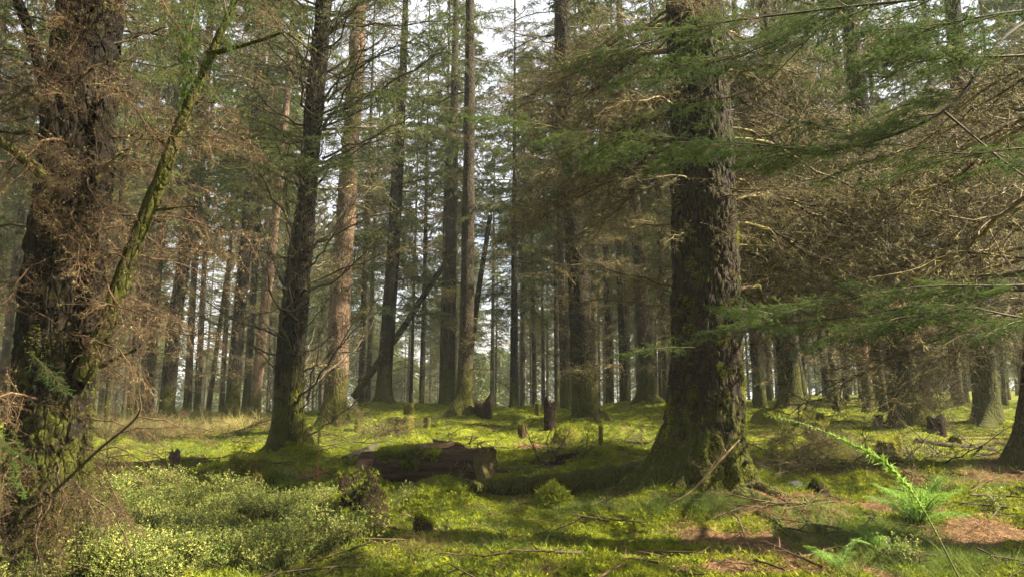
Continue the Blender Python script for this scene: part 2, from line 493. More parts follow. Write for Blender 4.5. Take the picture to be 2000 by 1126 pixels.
def axis_grid(segs):
    out = []
    for a, b, st in segs:
        out.append(np.arange(a, b, st))
    return np.concatenate(out + [[segs[-1][1]]])
gx = axis_grid([(-400, -60, 20), (-60, -22, 2), (-22, -8, 0.30), (-8, 8, 0.06), (8, 22, 0.30), (22, 60, 2), (60, 400, 20)])
gy = axis_grid([(-120, -10, 10), (-10, 3.5, 0.5), (3.5, 10.5, 0.035), (10.5, 17, 0.07), (17, 32, 0.16), (32, 60, 0.8), (60, 140, 4), (140, 500, 30)])
GX, GY = np.meshgrid(gx, gy)
fade = np.clip((60 - np.hypot(GX, GY)) / 30, 0, 1)
GZ = gh(GX, GY) + micro(GX, GY) * fade
mb = MB()
ny, nx = GX.shape
ii = np.arange(ny - 1)[:, None] * nx + np.arange(nx - 1)[None, :]
mb.add(np.stack([GX, GY, GZ], -1).reshape(-1, 3), np.stack([ii, ii + 1, ii + nx + 1, ii + nx], -1).reshape(-1, 4))
t = NT("forest_floor")
pos = t.n("ShaderNodeNewGeometry").outputs["Position"]
at = t.n("ShaderNodeAttribute", attribute_name="cover")
sep = t.n("ShaderNodeSeparateColor"); t.l(at.outputs["Color"], sep.inputs[0])
n1 = t.noise(pos, 2.2, 5, 0.65)
n2 = t.noise(pos, 18, 5, 0.7)
n3 = t.noise(pos, 95, 3, 0.6)
mossc = t.ramp(t.math('ADD', t.math('MULTIPLY', n1, 0.55), t.math('MULTIPLY', n2, 0.45)), [(0.36, (0.045, 0.05, 0.005)), (0.5, (0.105, 0.13, 0.009)), (0.64, (0.21, 0.22, 0.016))])
litc = t.ramp(n2, [(0.3, (0.04, 0.022, 0.012)), (0.7, (0.21, 0.125, 0.065))])
strc = t.ramp(n2, [(0.3, (0.08, 0.085, 0.022)), (0.7, (0.22, 0.20, 0.07))])
c = t.mix(sep.outputs[1], mossc, strc)
c = t.mix(t.ramp(t.math('ADD', sep.outputs[0], t.math('MULTIPLY', t.math('SUBTRACT', n2, 0.5), 0.9)), [(0.4, 0.0), (0.62, 1.0)]), c, litc)
c = t.mix(t.ramp(n3, [(0.3, 0.45), (0.55, 0.0)]), c, (0.02, 0.018, 0.006))
FLOOR = t.surf(c, 0.95, t.math('ADD', n3, n2), 0.9, 0.03, spec=0.1)
gme = mb.mesh("forest_ground", FLOOR)
ca = gme.color_attributes.new("cover", 'FLOAT_COLOR', 'POINT')
near = np.hypot(GX, GY) < 70
cv = np.zeros((GX.size, 4), np.float32)
cv[:, 0] = (lit_mask(GX, GY) * near).ravel()
cv[:, 1] = (str_mask(GX, GY) * near).ravel()
cv[:, 3] = 1
ca.data.foreach_set("color", cv.ravel())
g = obj("ground", gme)
tag(g, "mossy uneven forest floor", None, None, "structure")

# ------------------------------------------------------------------ branches
def grow(base, d, L, n, bend, grav, r):
    """B twigs starting at base along d with length L: [B, n, 3]"""
    B = len(base)
    d = norm(d)
    pts = np.zeros((B, n, 3)); pts[:, 0] = base
    kick = r.normal(size=(B, 3)) * bend
    st = (L / (n - 1))[:, None]
    for k in range(1, n):
        d = norm(d + kick / (n - 1) + r.normal(size=(B, 3)) * bend * 0.35 + np.array([0, 0, grav]) / (n - 1))
        pts[:, k] = pts[:, k - 1] + d * st
    return pts
def along(paths, b, t):
    n = paths.shape[1]
    x = t * (n - 1); i = np.minimum(x.astype(int), n - 2); f = (x - i)[:, None]
    p = paths[b, i] * (1 - f) + paths[b, i + 1] * f
    d = norm(paths[b, i + 1] - paths[b, i])
    return p, d
def children(paths, lens, count, ang, r, tmin=0.12, flat=0.5, llo=0.3, lhi=0.6, taper=0.6):
    """positions, directions and lengths of `count` side twigs per path"""
    B = len(paths)
    b = np.repeat(np.arange(B), count)
    t = tmin + (1 - tmin) * (np.tile(np.arange(count), B) + r.random(B * count)) / count
    t = np.clip(t, 0, 0.99)
    p, d = along(paths, b, t)
    up = np.array([0, 0, 1.0])
    side = norm(np.cross(d, up) + 1e-3)
    nrm = np.cross(side, d)
    sg = np.where(np.arange(B * count) % 2 == 0, 1.0, -1.0)[:, None]
    tilt = r.normal(size=(B * count, 1)) * flat
    lat = norm(side * sg + nrm * tilt)
    a = r.uniform(ang[0], ang[1], (B * count, 1))
    dd = d * np.cos(a) + lat * np.sin(a)
    ll = lens[b] * r.uniform(llo, lhi, B * count) * (1 - taper * t)
    return p, dd, ll
def taper_r(n, B, r0, r1): return np.broadcast_to(np.linspace(1, 0, n) ** 0.8, (B, n)) * np.broadcast_to(r0, (B,))[:, None] + r1

def dead_branch(seed, L=2.4, r0=0.02, n1=26, n2=5, sag=-0.25, lift=0.35, bend=0.35, fine=0.0016, lichen=0.0, g1=-0.1, n3=0, flat=0.5, mats=None, thick=1.0):
    r = np.random.default_rng(seed)
    n = 12
    s = np.linspace(0, 1, n)
    main = np.stack([L * s, np.cumsum(r.normal(size=n)) * 0.022 * L, L * (lift * s * 0.5 + sag * s * s) + np.cumsum(r.normal(size=n)) * 0.012 * L], 1)
    main[0] = 0
    m = MB()
    v, q = tubes(main, (1 - s) ** 0.8 * r0 + fine * 1.4, 5); m.add(v, q)
    p, d, l = children(main[None], np.array([L]), n1, (0.6, 1.25), r, 0.08, flat, 0.22, 0.46, 0.55)
    t1 = grow(p, d, l, 6, bend, g1, r)
    v, q = tubes(t1, taper_r(6, len(t1), r0 * 0.22 * thick, fine), 3); m.add(v, q)
    tips = [t1]
    if n2:
        p, d, l = children(t1, l, n2, (0.5, 1.2), r, 0.15, 0.7, 0.25, 0.6, 0.5)
        t2 = grow(p, d, l, 4, bend * 1.3, g1, r)
        v, q = tubes(t2, taper_r(4, len(t2), fine * 1.1 * thick, fine * 0.8), 3); m.add(v, q)
        tips.append(t2)
        if n3:
            p, d, l = children(t2, l, n3, (0.5, 1.2), r, 0.2, 0.8, 0.35, 0.8, 0.4)
            t3 = grow(p, d, l, 3, bend * 1.5, g1, r)
            v, q = tubes(t3, taper_r(3, len(t3), fine * 0.7 * thick, fine * 0.7), 3); m.add(v, q)
    if lichen > 0:
        for tw in tips:
            k = int(len(tw) * lichen * 4)
            b = r.integers(0, len(tw), k); tt = r.random(k)
            p, d = along(tw, b, tt)
            for j in range(5):
                dirs = norm(r.normal(size=(k, 3)) * 0.7 + np.array([0, 0, -0.9]))
                v, tr = blades(p, dirs, r.uniform(0.012, 0.05, k), r.uniform(0.004, 0.010, k), r); m.add(v, None, tr, 1)
    return m.mesh("dead_branch", mats or [TWIG, LICHEN])

def live_branch(seed, L=2.4, r0=0.022, n1=22, n2=5, nl=0.036, nw=0.009, per=40, per2=24, droop=-0.5, sag=-0.2, lift=0.25, mats=None, start=0.25, flat=0.35, fine=0.002):
    r = np.random.default_rng(seed)
    n = 12
    s = np.linspace(0, 1, n)
    main = np.stack([L * s, np.cumsum(r.normal(size=n)) * 0.016 * L, L * (lift * s + sag * s * s)], 1)
    main[0] = 0
    m = MB()
    v, q = tubes(main, (1 - s) ** 0.8 * r0 + fine, 5); m.add(v, q)
    p, d, l = children(main[None], np.array([L]), n1, (0.55, 1.1), r, start * 0.6, flat, 0.22, 0.42, 0.6)
    t1 = grow(p, d, l, 6, 0.25, droop, r)
    v, q = tubes(t1, taper_r(6, len(t1), r0 * 0.2, fine * 0.7), 3); m.add(v, q)
    p, d, l2 = children(t1, l, n2, (0.5, 1.0), r, 0.1, 0.5, 0.3, 0.6, 0.5)
    t2 = grow(p, d, l2, 4, 0.3, droop * 1.2, r)
    def coat(tw, k, tmin, end_only=False):
        b = np.repeat(np.arange(len(tw)), k)
        tt = tmin + (1 - tmin) * r.random(len(b))
        pp, dd = along(tw, b, np.clip(tt, 0, 0.995))
        dirs = norm(dd * 0.75 + norm(r.normal(size=(len(b), 3))) * 0.75)
        v, tr = blades(pp, dirs, r.uniform(0.7, 1.15, len(b)) * nl, nw * r.uniform(0.8, 1.2, len(b)), r)
        m.add(v, None, tr, 1)
    coat(t1, per, 0.15); coat(t2, per2, 0.05)
    coat(main[None], per * 2, 0.5)
    return m.mesh("live_branch", mats or [TWIG_DARK, NEEDLE])

# library
DEAD = [dead_branch(100 + k, 2.4, 0.020, 26, 5, lift=0.25 + 0.1 * (k % 3), sag=-0.15 - 0.1 * (k % 2), lichen=0.25) for k in range(5)]
DEADUP = [dead_branch(120 + k, 2.4, 0.024, 14, 4, lift=0.2, sag=0.25, bend=0.30, lichen=0.10, g1=0.35, mats=[TWIG_DARK, LICHEN], fine=0.0022) for k in range(4)]
DEADTHICK = [dead_branch(140 + k, 2.8, 0.024, 36, 7, lift=0.15, sag=-0.25, bend=0.55, lichen=0.35, n3=2, fine=0.0019) for k in range(5)]
DEADRED = [dead_branch(160 + k, 1.9, 0.016, 34, 6, lift=0.15, sag=-0.45, bend=0.75, lichen=0.08, n3=2, fine=0.0015, g1=-0.45, flat=0.9, mats=[TWIG_RED, LICHEN]) for k in range(5)]
DEADFAR = [dead_branch(180 + k, 1.8, 0.016, 14, 3, lift=0.2, sag=-0.15, fine=0.0035, lichen=0.15, mats=[TWIG, LICHEN]) for k in range(4)]
LIVE = [live_branch(200 + k, 2.4, sag=-0.15 - 0.12 * (k % 3), droop=-0.3 - 0.25 * (k % 2)) for k in range(5)]
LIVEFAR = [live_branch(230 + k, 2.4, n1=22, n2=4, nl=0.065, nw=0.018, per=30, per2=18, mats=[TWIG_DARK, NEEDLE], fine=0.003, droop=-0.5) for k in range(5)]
SPRAY = [live_branch(260 + k, 1.5, 0.010, 26, 5, nl=0.024, nw=0.0050, per=80, per2=60, droop=-0.12, sag=-0.12, lift=0.05, start=0.1, flat=0.18, mats=[TWIG_RED, NEEDLE_NEAR], fine=0.0012) for k in range(4)]

def put(name, me, parent, pos, az, el, roll=0.0, sc=1.0):
    o = bpy.data.objects.new(name, me)
    COL.objects.link(o)
    o.parent = parent
    o.location = pos
    o.rotation_euler = (roll, -el, az)
    o.scale = (sc, sc, sc)
    return o
def aim(name, me, parent, a, b, L, roll=0.0, origin=None):
    """place a +X branch of length L so that it runs from a to b (world)"""
    a = np.asarray(a, float); b = np.asarray(b, float)
    d = b - a; ln = np.linalg.norm(d)
    az = math.atan2(d[1], d[0]); el = math.asin(np.clip(d[2] / ln, -1, 1))
    off = a - (np.asarray(origin) if origin is not None else 0)
    return put(name, me, parent, off, az, el, roll, ln / L)

# ------------------------------------------------------------------ trunks
def trunk_mesh(path, rad, S, step, lobes=(), bark=0.02, bf=6.0, seed=0, h0=-0.3, mat=BARK_MID, top=None, flat=0.0):
    """path [(x,y,z)...] local to the base; rad [(z, r)...]"""
    P = np.asarray(path, float)
    z1 = P[-1, 2] if top is None else top
    z = np.concatenate([np.arange(h0, 2.0, step), np.arange(2.0, 9.0, step * 1.6), np.arange(9.0, z1, step * 6), [z1]])
    pl = spline(P, 200)
    cx = np.interp(z, pl[:, 2], pl[:, 0]); cy = np.interp(z, pl[:, 2], pl[:, 1])
    rr = np.interp(z, [a for a, b in rad], [b for a, b in rad])
    th = np.arange(S) * 2 * np.pi / S
    ZZ, TT = np.meshgrid(z, th, indexing='ij')
    RR = np.repeat(rr[:, None], S, 1)
    for (t0, amp, wd, hk) in lobes:
        da = np.angle(np.exp(1j * (TT - t0)))
        RR = RR + amp * np.exp(-np.maximum(ZZ, -0.1) / hk) * np.exp(-(da / wd) ** 2)
    X = np.cos(TT) * RR; Yv = np.sin(TT) * RR
    p = np.stack([X.ravel(), Yv.ravel(), ZZ.ravel()], 1)
    sc = np.array([bf, bf, bf * 0.35])
    n = np.abs(fbm(p * sc + seed, 3) - 0.5) * 2
    n2 = fbm(p * sc * 2.7 + seed + 9, 3)
    d = bark * (n * 1.3 + n2 * 0.9 - 0.7) + bark * 1.2 * (fbm(p * 1.6 + seed, 2) - 0.5) * 2
    if S >= 90:      # scaly plates
        wp = p * np.array([13.0, 13.0, 7.0]) + (fbm(p * 9, 2) - 0.5)[:, None] * 1.1
        f1, f2, cid = worley(wp)
        e = np.clip((f2 - f1) / 0.30, 0, 1)
        d = bark * (0.75 * e * (3 - 2 * e) * e + 0.7 * cid + 0.55 * n2 - 1.0) + bark * 2.2 * (fbm(p * 2.2 + seed, 3) - 0.5)
    d = d.reshape(ZZ.shape)
    RR = np.maximum(RR + d, 0.01)
    V = np.stack([np.cos(TT) * RR + cx[:, None], np.sin(TT) * RR + cy[:, None], ZZ], -1)
    m = MB()
    nr = len(z)
    i = np.arange(nr - 1)[:, None] * S; k = np.arange(S)[None, :]; k2 = (k + 1) % S
    m.add(V.reshape(-1, 3), np.stack([i + k, i + k2, i + S + k2, i + S + k], -1).reshape(-1, 4))
    return m.mesh("trunk", mat), V, (z, cx, cy, rr)

def fuzz(pts, nrm, k, r, length=0.03, width=0.006, matl=MOSS_DARK, name="moss"):
    """short moss leaves standing on surface points"""
    i = r.integers(0, len(pts), k)
    jit = r.normal(size=(k, 3)) * 0.008
    d = norm(nrm[i] + r.normal(size=(k, 3)) * 0.6)
    v, t_ = blades(pts[i] + jit - nrm[i] * 0.004, d, r.uniform(0.5, 1.2, k) * length, width, r)
    m = MB(); m.add(v, None, t_)
    return m.mesh(name, matl)
def grid_normals(V):
    du = np.roll(V, -1, 1) - np.roll(V, 1, 1)
    dv = np.gradient(V, axis=0)
    return norm(np.cross(du, dv))

def make_tree(label, base, Y, wpx, ups, mat=BARK_MID, group=None, S=28, step=0.14, bark=0.015, bf=6.0, flare=0.5, lobes=None, H=24.0,
              dead=(), live=(), dead_lib=DEAD, live_lib=LIVE, seed=0, r_top=0.55, z0=None, mossy=0, name="spruce_tree", low=None):
    """a spruce from its photograph position; ups = further photograph points of the stem"""
    r = np.random.default_rng(1000 + seed)
    B = pix(base[0], base[1], Y)
    B[2] = float(gh(B[0], B[1])) - 0.12 if z0 is None else z0
    root = thing(name, label, "tree", tuple(B), group)
    rad = wpx * Y / F / 2 * (0.92 if wpx > 85 else 0.78)
    pts = [np.array([0, 0, -0.4]), np.array([0, 0, 0.0])]
    for (ux, uy) in ups:
        pts.append(pix(ux, uy, Y) - B)
    d = pts[-1] - pts[-2]; d = d / d[2]
    zl = pts[-1][2]
    for f in (0.4, 1.0):
        zz = zl + (H - zl) * f
        pts.append(np.array([pts[-1][0] + d[0] * (zz - pts[-1][2]) * 0.35, pts[-1][1], zz]))
    if lobes is None:
        lobes = [(a, rad * flare * r.uniform(0.5, 1.4), r.uniform(0.25, 0.5), r.uniform(0.18, 0.4)) for a in r.uniform(0, 6.28, 6)]
    radp = [(-0.4, rad * 1.25), (0.0, rad * 1.22), (0.6, rad * 1.07), (2.5, rad), (H * 0.4, rad * 0.8), (H * 0.8, rad * 0.3), (H, 0.03)]
    me, V, (z, cx, cy, rr) = trunk_mesh(pts, radp, S, step, lobes, bark, bf, seed * 3.7, -0.3, mat)
    tr = obj("trunk", me, root)
    if mossy:
        Nn = grid_normals(V)
        P = V.reshape(-1, 3); Nf = Nn.reshape(-1, 3)
        w = fbm(P * (3.1 if mat is not BARK_BIG else 6.0) + seed, 3) - (0.03 if mat is BARK_BIG else 0) + 0.35 * np.exp(-np.maximum(P[:, 2], 0) / 0.7)
        keep = (w > 0.62) & (P[:, 2] < 4.5) & (P[:, 2] > -0.1)
        if keep.any():
            o = obj("moss", fuzz(P[keep], Nf[keep], mossy, r, 0.028, 0.007, MOSS if mat is BARK_BIG else MOSS_DARK), root)
            o["kind"] = "stuff"
    def stem(h):
        return np.array([np.interp(h, z, cx), np.interp(h, z, cy), h]), np.interp(h, z, rr)
    for (h0, h1, n, s0, s1, e0, e1, lib, *rest) in dead:
        az0, azw = rest if rest else (0, math.pi)
        for k in range(n):
            h = h0 + (h1 - h0) * (k + r.random()) / n
            az = az0 + r.uniform(-azw, azw)
            p, q = stem(h)
            p = p + np.array([math.cos(az), math.sin(az), 0]) * q * 0.9
            put("dead_branch", lib[r.integers(len(lib))], root, p, az, R(r.uniform(e0, e1)), r.uniform(-0.5, 0.5), r.uniform(s0, s1))
    for (h0, h1, n, s0, s1, e0, e1, lib, *rest) in live:
        az0, azw = rest if rest else (0, math.pi)
        for k in range(n):
            h = h0 + (h1 - h0) * (k + r.random()) / n
            az = az0 + r.uniform(-azw, azw)
            p, q = stem(h)
            put("live_branch", lib[r.integers(len(lib))], root, p, az, R(r.uniform(e0, e1)), r.uniform(-0.3, 0.3), r.uniform(s0, s1) * (1.0 - 0.5 * max(0, (h - 8) / H)))
    return root, B, stem, V

PI = math.pi
# the huge right-of-centre tree
bigtree, BB, bigstem, bigV = make_tree(
    "huge dark spruce trunk right of centre with a flared foot and spreading mossy roots", (1378, 962), 9.0, 140, [(1380, 700), (1376, 450), (1366, 200), (1358, 0)],
    BARK_BIG, S=220, step=0.022, bark=0.034, bf=7.0, seed=1, mossy=40000,
    lobes=[(PI * 1.0, 0.95, 0.20, 0.45), (PI * 1.1, 0.35, 0.12, 0.5), (PI * 1.27, 0.30, 0.12, 0.4), (PI * 1.4, 0.24, 0.12, 0.45), (PI * 1.62, 0.30, 0.13, 0.4), (PI * 1.18, 0.30, 0.35, 0.35), (PI * 1.5, 0.16, 0.35, 0.30), (PI * 1.78, 0.55, 0.30, 0.34), (0.1, 0.30, 0.3, 0.35), (PI * 0.6, 0.3, 0.4, 0.4), (PI * 0.25, 0.3, 0.4, 0.4)],
    dead=[(2.3, 4.2, 9, 0.4, 0.8, -12, 15, DEAD, PI * .7, 1.0), (2.7, 7.2, 32, 0.9, 1.5, -14, 12, DEADTHICK, 0.88, 0.55), (4.3, 7.0, 20, 0.7, 1.25, -10, 15, DEADTHICK, PI * .74, 0.6), (4.9, 6.5, 4, 0.4, 0.8, -15, 10, DEADTHICK, -PI / 2, 0.9), (3.2, 4.4, 9, 0.35, 0.7, -20, 10, DEAD, -PI / 2, 0.9)],
    live=[(9, 22, 22, 0.6, 1.0, -15, 5, LIVE, PI, 1.8), (7.6, 13, 20, 1.0, 1.5, -12, 8, LIVE, PI * .55, .55)])  # last set: unseen boughs above the view, added to shade the twin stemmed spruce
# roots of the big tree that run over the ground
def ground_tube(name, parent, origin, pix_pts, radii, matl, sides=12, n=40, lift=0.0, seed=0, bark=0.02):
    P = np.array([GA(a, b) for a, b in pix_pts]); P[:, 2] = gh(P[:, 0], P[:, 1]) + lift - 0.45 * np.interp(np.linspace(0, 1, len(P)), np.linspace(0, 1, len(radii)), radii)
    path = spline(P, n)
    rad = np.interp(np.linspace(0, 1, n), np.linspace(0, 1, len(radii)), radii)
    v, q = tubes(path, rad, sides)
    c = np.repeat(path, sides, 0)
    d = norm(v - c)
    v = v + d * ((fbm(v * 9 + seed, 3) - 0.5) * 2 * bark)[:, None]
    m = MB(); m.add(v - np.asarray(origin), q)
    return obj(name, m.mesh(name, matl), parent), v, d
o, v, d = ground_tube("root", bigtree, BB, [(1290, 945), (1200, 950), (1110, 958), (1010, 966), (925, 972)], [0.36, 0.24, 0.17, 0.12, 0.06], BARK_DARK, 20, 90, 0.15, 3, 0.06)
up = d[:, 2] > 0.1
mo = obj("moss", fuzz(v[up] - BB, d[up], 5000, rng, 0.03, 0.008), o); mo["kind"] = "stuff"
ground_tube("root", bigtree, BB, [(1440, 975), (1510, 998), (1580, 1030), (1640, 1075)], [0.20, 0.10, 0.055, 0.03], BARK_NEEDLE, 16, 80, 0.06, 5, 0.05)
ground_tube("root", bigtree, BB, [(1470, 960), (1540, 985), (1620, 1000), (1690, 1030)], [0.16, 0.10, 0.05, 0.03], BARK_NEEDLE, 16, 80, 0.06, 6, 0.05)

# the near tree that fills the left edge
lefttree, LB, leftstem, leftV = make_tree(
    "massive dark spruce at the left edge with a leaning mossy side limb", (95, 1062), 5.6, 142, [(108, 700), (148, 330), (178, 0)],
    BARK_DARK, S=160, step=0.022, bark=0.026, bf=13.0, seed=2, mossy=16000,
    dead=[(0.15, 1.4, 26, 0.30, 0.55, -55, -5, DEADRED), (1.2, 3.0, 26, 0.35, 0.7, -25, 25, DEADRED), (2.9, 5.4, 32, 0.4, 0.75, -20, 25, DEADRED),
          (2.6, 5.2, 22, 0.35, 0.65, -25, 25, DEADRED, -1.6, 0.9), (0.1, 1.2, 18, .25, .5, -60, 0, DEADRED, -1.2, 1.2)],
    live=[(7, 20, 30, 0.8, 1.3, -15, 5, LIVE), (4.3, 6.2, 16, 0.35, 0.7, -20, 15, LIVE)])
def limb(parent, origin, pts, radii, matl=LIMB, name="limb", sides=10, n=40, seed=0, bark=0.012):
    path = spline(np.array([pix(*p) for p in pts]), n)
    rad = np.interp(np.linspace(0, 1, n), np.linspace(0, 1, len(radii)), radii)
    v, q = tubes(path, rad, sides)
    dd = norm(v - np.repeat(path, sides, 0))
    v = v + dd * ((fbm(v * 14 + seed, 3) - 0.5) * 2 * bark)[:, None]
    m = MB(); m.add(v - np.asarray(origin), q)
    return obj(name, m.mesh(name, matl), parent), path
lb, lpath = limb(lefttree, LB, [(160, 740, 5.5), (215, 610, 5.45), (262, 480, 5.45), (318, 340, 5.4), (352, 245, 5.4), (398, 140, 5.35), (455, 10, 5.3), (490, -80, 5.3)], [0.075, 0.07, 0.062, 0.058, 0.05, 0.035, 0.03, 0.02], seed=1)
limb(lefttree, LB, [(120, 430, 5.4), (104, 320, 5.3), (98, 210, 5.2), (65, 90, 5.1), (20, -40, 5.0)], [0.07, 0.055, 0.045, 0.04, 0.03], BARK_DARK, seed=2)
limb(lefttree, LB, [(110, 372, 5.3), (70, 330, 5.2), (25, 292, 5.1), (-40, 250, 5.0)], [0.05, 0.045, 0.04, 0.035], LIMB, seed=3)
limb(lefttree, LB, [(335, 290, 5.4), (310, 270, 5.35), (285, 272, 5.3)], [0.025, 0.016, 0.006], LIMB, seed=4)
limb(lefttree, LB, [(405, 105, 5.33), (450, 95, 5.3), (500, 82, 5.25), (555, 62, 5.2)], [0.025, 0.02, 0.015, 0.006], LIMB, seed=5)
limb(lefttree, LB, [(300, 410, 5.42), (345, 405, 5.4), (385, 402, 5.35)], [0.018, 0.012, 0.006], LIMB, seed=6)
limb(lefttree, LB, [(195, 715, 5.45), (225, 700, 5.4), (265, 682, 5.35)], [0.022, 0.016, 0.008], LIMB, seed=7)
limb(lefttree, LB, [(105, 960, 5.2), (190, 880, 5.0), (268, 812, 4.85), (272, 760, 4.8), (274, 690, 4.8)], [0.012, 0.010, 0.007, 0.004, 0.002], TWIG_DARK, "dead_branch", seed=8, bark=0.001)
for k in range(6):
    i = rng.integers(14, 38)
    put("dead_branch", DEADRED[k % 5], lefttree, lpath[i] - LB, rng.uniform(-1.2, 1.2), R(rng.uniform(-25, 20)), rng.uniform(-1, 1), rng.uniform(0.25, 0.45))
for k, (a, b) in enumerate([((268, 812, 4.85), (430, 830, 4.9)), ((190, 880, 5.0), (330, 900, 4.9)), ((230, 845, 4.9), (420, 790, 5.0))]):
    aim("dead_branch", DEADRED[k], lefttree, pix(*a), pix(*b), 1.9, 0.4, LB)
# green sprays hanging into the top left corner
for k, (a, b) in enumerate([((395, -40, 4.6), (340, 190, 4.5)), ((430, -40, 4.6), (455, 90, 4.4)), ((330, 30, 4.7), (420, 180, 4.5)), ((585, -60, 4.8), (590, 45, 4.7)), ((500, -60, 4.8), (470, 60, 4.7)),
                            ((300, -30, 4.6), (375, 110, 4.5)), ((60, 690, 4.6), (130, 760, 4.5)), ((-30, 800, 4.4), (60, 950, 4.4)), ((-20, 860, 4.4), (70, 900, 4.4))]):
    aim("live_branch", SPRAY[k % 4], lefttree, pix(*a), pix(*b), 1.5, rng.uniform(-0.6, 0.6), LB)

# other trees near enough to tell apart
def T(*a, **k): return make_tree(*a, **k)
D_UP = lambda h0, h1, n, s0=0.5, s1=1.0: (h0, h1, n, s0, s1, 0, 40, DEADUP)
twin, TB, twstem, twV = T("dark mossy spruce of two fused stems with long dead branches, left of the cut log", (560, 905), 12.4, 50, [(578, 650), (598, 400), (618, 160), (634, -20)], BARK_DARK, S=90, step=0.04, bark=0.03, bf=5.5, seed=3, mossy=9000,
    lobes=[(PI, 0.32, 0.4, 0.35), (PI * 1.3, 0.2, 0.4, 0.3), (0.0, 0.45, 0.35, 0.3), (PI * 1.75, 0.28, 0.35, 0.25), (PI * .5, .2, .4, .3)],
    dead=[(0.7, 9.5, 52, 0.5, 1.2, 0, 42, DEADUP), (3, 9.5, 26, 0.7, 1.25, 0, 30, DEAD)], live=[(4.5, 10, 40, 0.7, 1.25, -5, 25, LIVE), (10, 22, 20, 0.8, 1.2, -15, 10, LIVE)])
limb(twin, TB, [(535, 905, 12.15), (548, 800, 12.1), (556, 650, 12.1), (575, 480, 12.15), (596, 350, 12.25)], [0.20, 0.13, 0.12, 0.09, 0.06], BARK_DARK, "stem", 24, 90, 4, 0.035)
for k, (a, b) in enumerate([((640, 225, 12.4), (905, 130, 11.5)), ((630, 310, 12.4), (830, 235, 11.6)), ((625, 340, 12.4), (760, 290, 12.0)), ((640, 200, 12.4), (800, 80, 12.0)), ((595, 640, 12.2), (690, 560, 11.6)),
                            ((600, 780, 12.2), (655, 590, 11.9)), ((545, 480, 12.2), (500, 420, 12.0)), ((560, 560, 12.2), (470, 470, 11.6)), ((585, 800, 12.2), (665, 740, 11.7)), ((570, 700, 12.0), (690, 655, 11.5)),
                            ((560, 420, 12.2), (520, 250, 12.0)), ((590, 330, 12.2), (585, 120, 12.0)), ((600, 850, 12.2), (725, 800, 11.6)), ((540, 830, 12.2), (505, 720, 11.8)), ((545, 600, 12.0), (455, 640, 11.8))]):
    aim("dead_branch", DEADUP[k % 4], twin, pix(*a), pix(*b), 2.4, rng.uniform(-0.5, 0.5), TB)

MIDD = lambda n=26, s0=0.4, s1=0.95: [(0.8, 9, n, s0, s1, -12, 28, DEAD)]
MIDL = lambda h=8, n=30, s0=0.8, s1=1.3: [(h - 2.5, 14, int(n * 1.3), s0, s1, -22, 10, LIVEFAR), (14, 21, n // 3, s0, s1, -18, 10, LIVEFAR)]
T("sunlit reddish spruce trunk just right of the dark twin stemmed tree", (653, 840), 17, 52, [(664, 600), (680, 350), (697, 100)], BARK_RED, S=60, step=0.06, bark=0.025, seed=4, flare=0.9, mossy=2500, dead=MIDD(24), live=[(6.5, 12, 20, .6, 1.0, -20, 5, LIVE), (12, 21, 14, .7, 1.1, -15, 5, LIVE)])
T("straight spruce beside the leaning dead pole, with a mossy flared foot", (747, 797), 27, 36, [(764, 550), (776, 350), (788, 120)], BARK_DARK, S=36, step=0.1, seed=5, flare=0.9, dead=MIDD(34, .5, 1.1), live=MIDL(5.5, 50))
T("tall slim spruce whose stem stands close behind the sunny mossy footed one", (874, 797), 27, 33, [(880, 500), (886, 250), (891, 0)], BARK_MID, S=36, step=0.1, seed=6, flare=0.8, dead=[(3, 14, 26, .4, .8, -10, 25, DEAD)], live=[(9, 20, 40, .7, 1.15, -20, 5, LIVEFAR), (5, 13, 12, .3, .6, -25, 5, LIVE)])
T("tall straight spruce with bright moss round its foot, behind the cut log", (905, 824), 20, 35, [(912, 600), (916, 300), (918, 0)], BARK_MID, S=44, step=0.07, seed=7, flare=1.3, mossy=2500, dead=[(1, 10, 20, .35, .7, -10, 25, DEAD)], live=[(8, 18, 26, .55, 0.95, -20, 5, LIVEFAR), (3.5, 12, 12, .25, .5, -30, 0, LIVE)])
T("stout spruce with curled dead branches behind the moss covered boulder", (1141, 832), 17, 54, [(1132, 600), (1118, 380), (1105, 180), (1098, 0)], BARK_DARK, S=64, step=0.06, bark=0.028, seed=8, flare=0.9, mossy=4000, dead=[(0.8, 3.5, 22, .35, .7, -5, 30, DEAD), (3.5, 12, 30, .45, .95, -12, 22, DEADTHICK)], live=[(9, 21, 34, .8, 1.2, -18, 10, LIVE)])
T("thin dark spruce stem close beside the stout spruce with curled branches", (1102, 800), 25, 18, [(1096, 550), (1090, 300), (1086, 40)], BARK_MID, S=20, step=0.15, seed=9, dead=MIDD(18, .3, .6), live=MIDL(9, 26))
T("spruce with a broad mossy foot standing left of the huge trunk", (1265, 802), 26, 34, [(1252, 560), (1238, 380), (1215, 120)], BARK_MID, S=36, step=0.1, seed=10, flare=1.4, mossy=1500, dead=[(1, 13, 46, .5, 1.1, -12, 25, DEAD)], live=MIDL(9, 30))
T("bare spruce trunk visible just right of the huge trunk", (1487, 804), 25, 26, [(1475, 680), (1462, 500)], BARK_MID, S=30, step=0.1, seed=11, dead=[(2.5, 9, 28, .5, 1.0, -12, 25, DEAD)], live=MIDL(7, 30))
T("broad dark spruce with a swollen mossy foot behind the tip of the bent green shoot", (1548, 814), 21, 50, [(1538, 700), (1524, 520), (1510, 300)], BARK_DARK, S=48, step=0.08, seed=12, flare=1.2, mossy=2500, dead=[(3.3, 9, 40, .6, 1.2, -20, 15, DEADTHICK), (1, 3.3, 9, .3, .6, -20, 15, DEAD)], live=MIDL(7, 30))
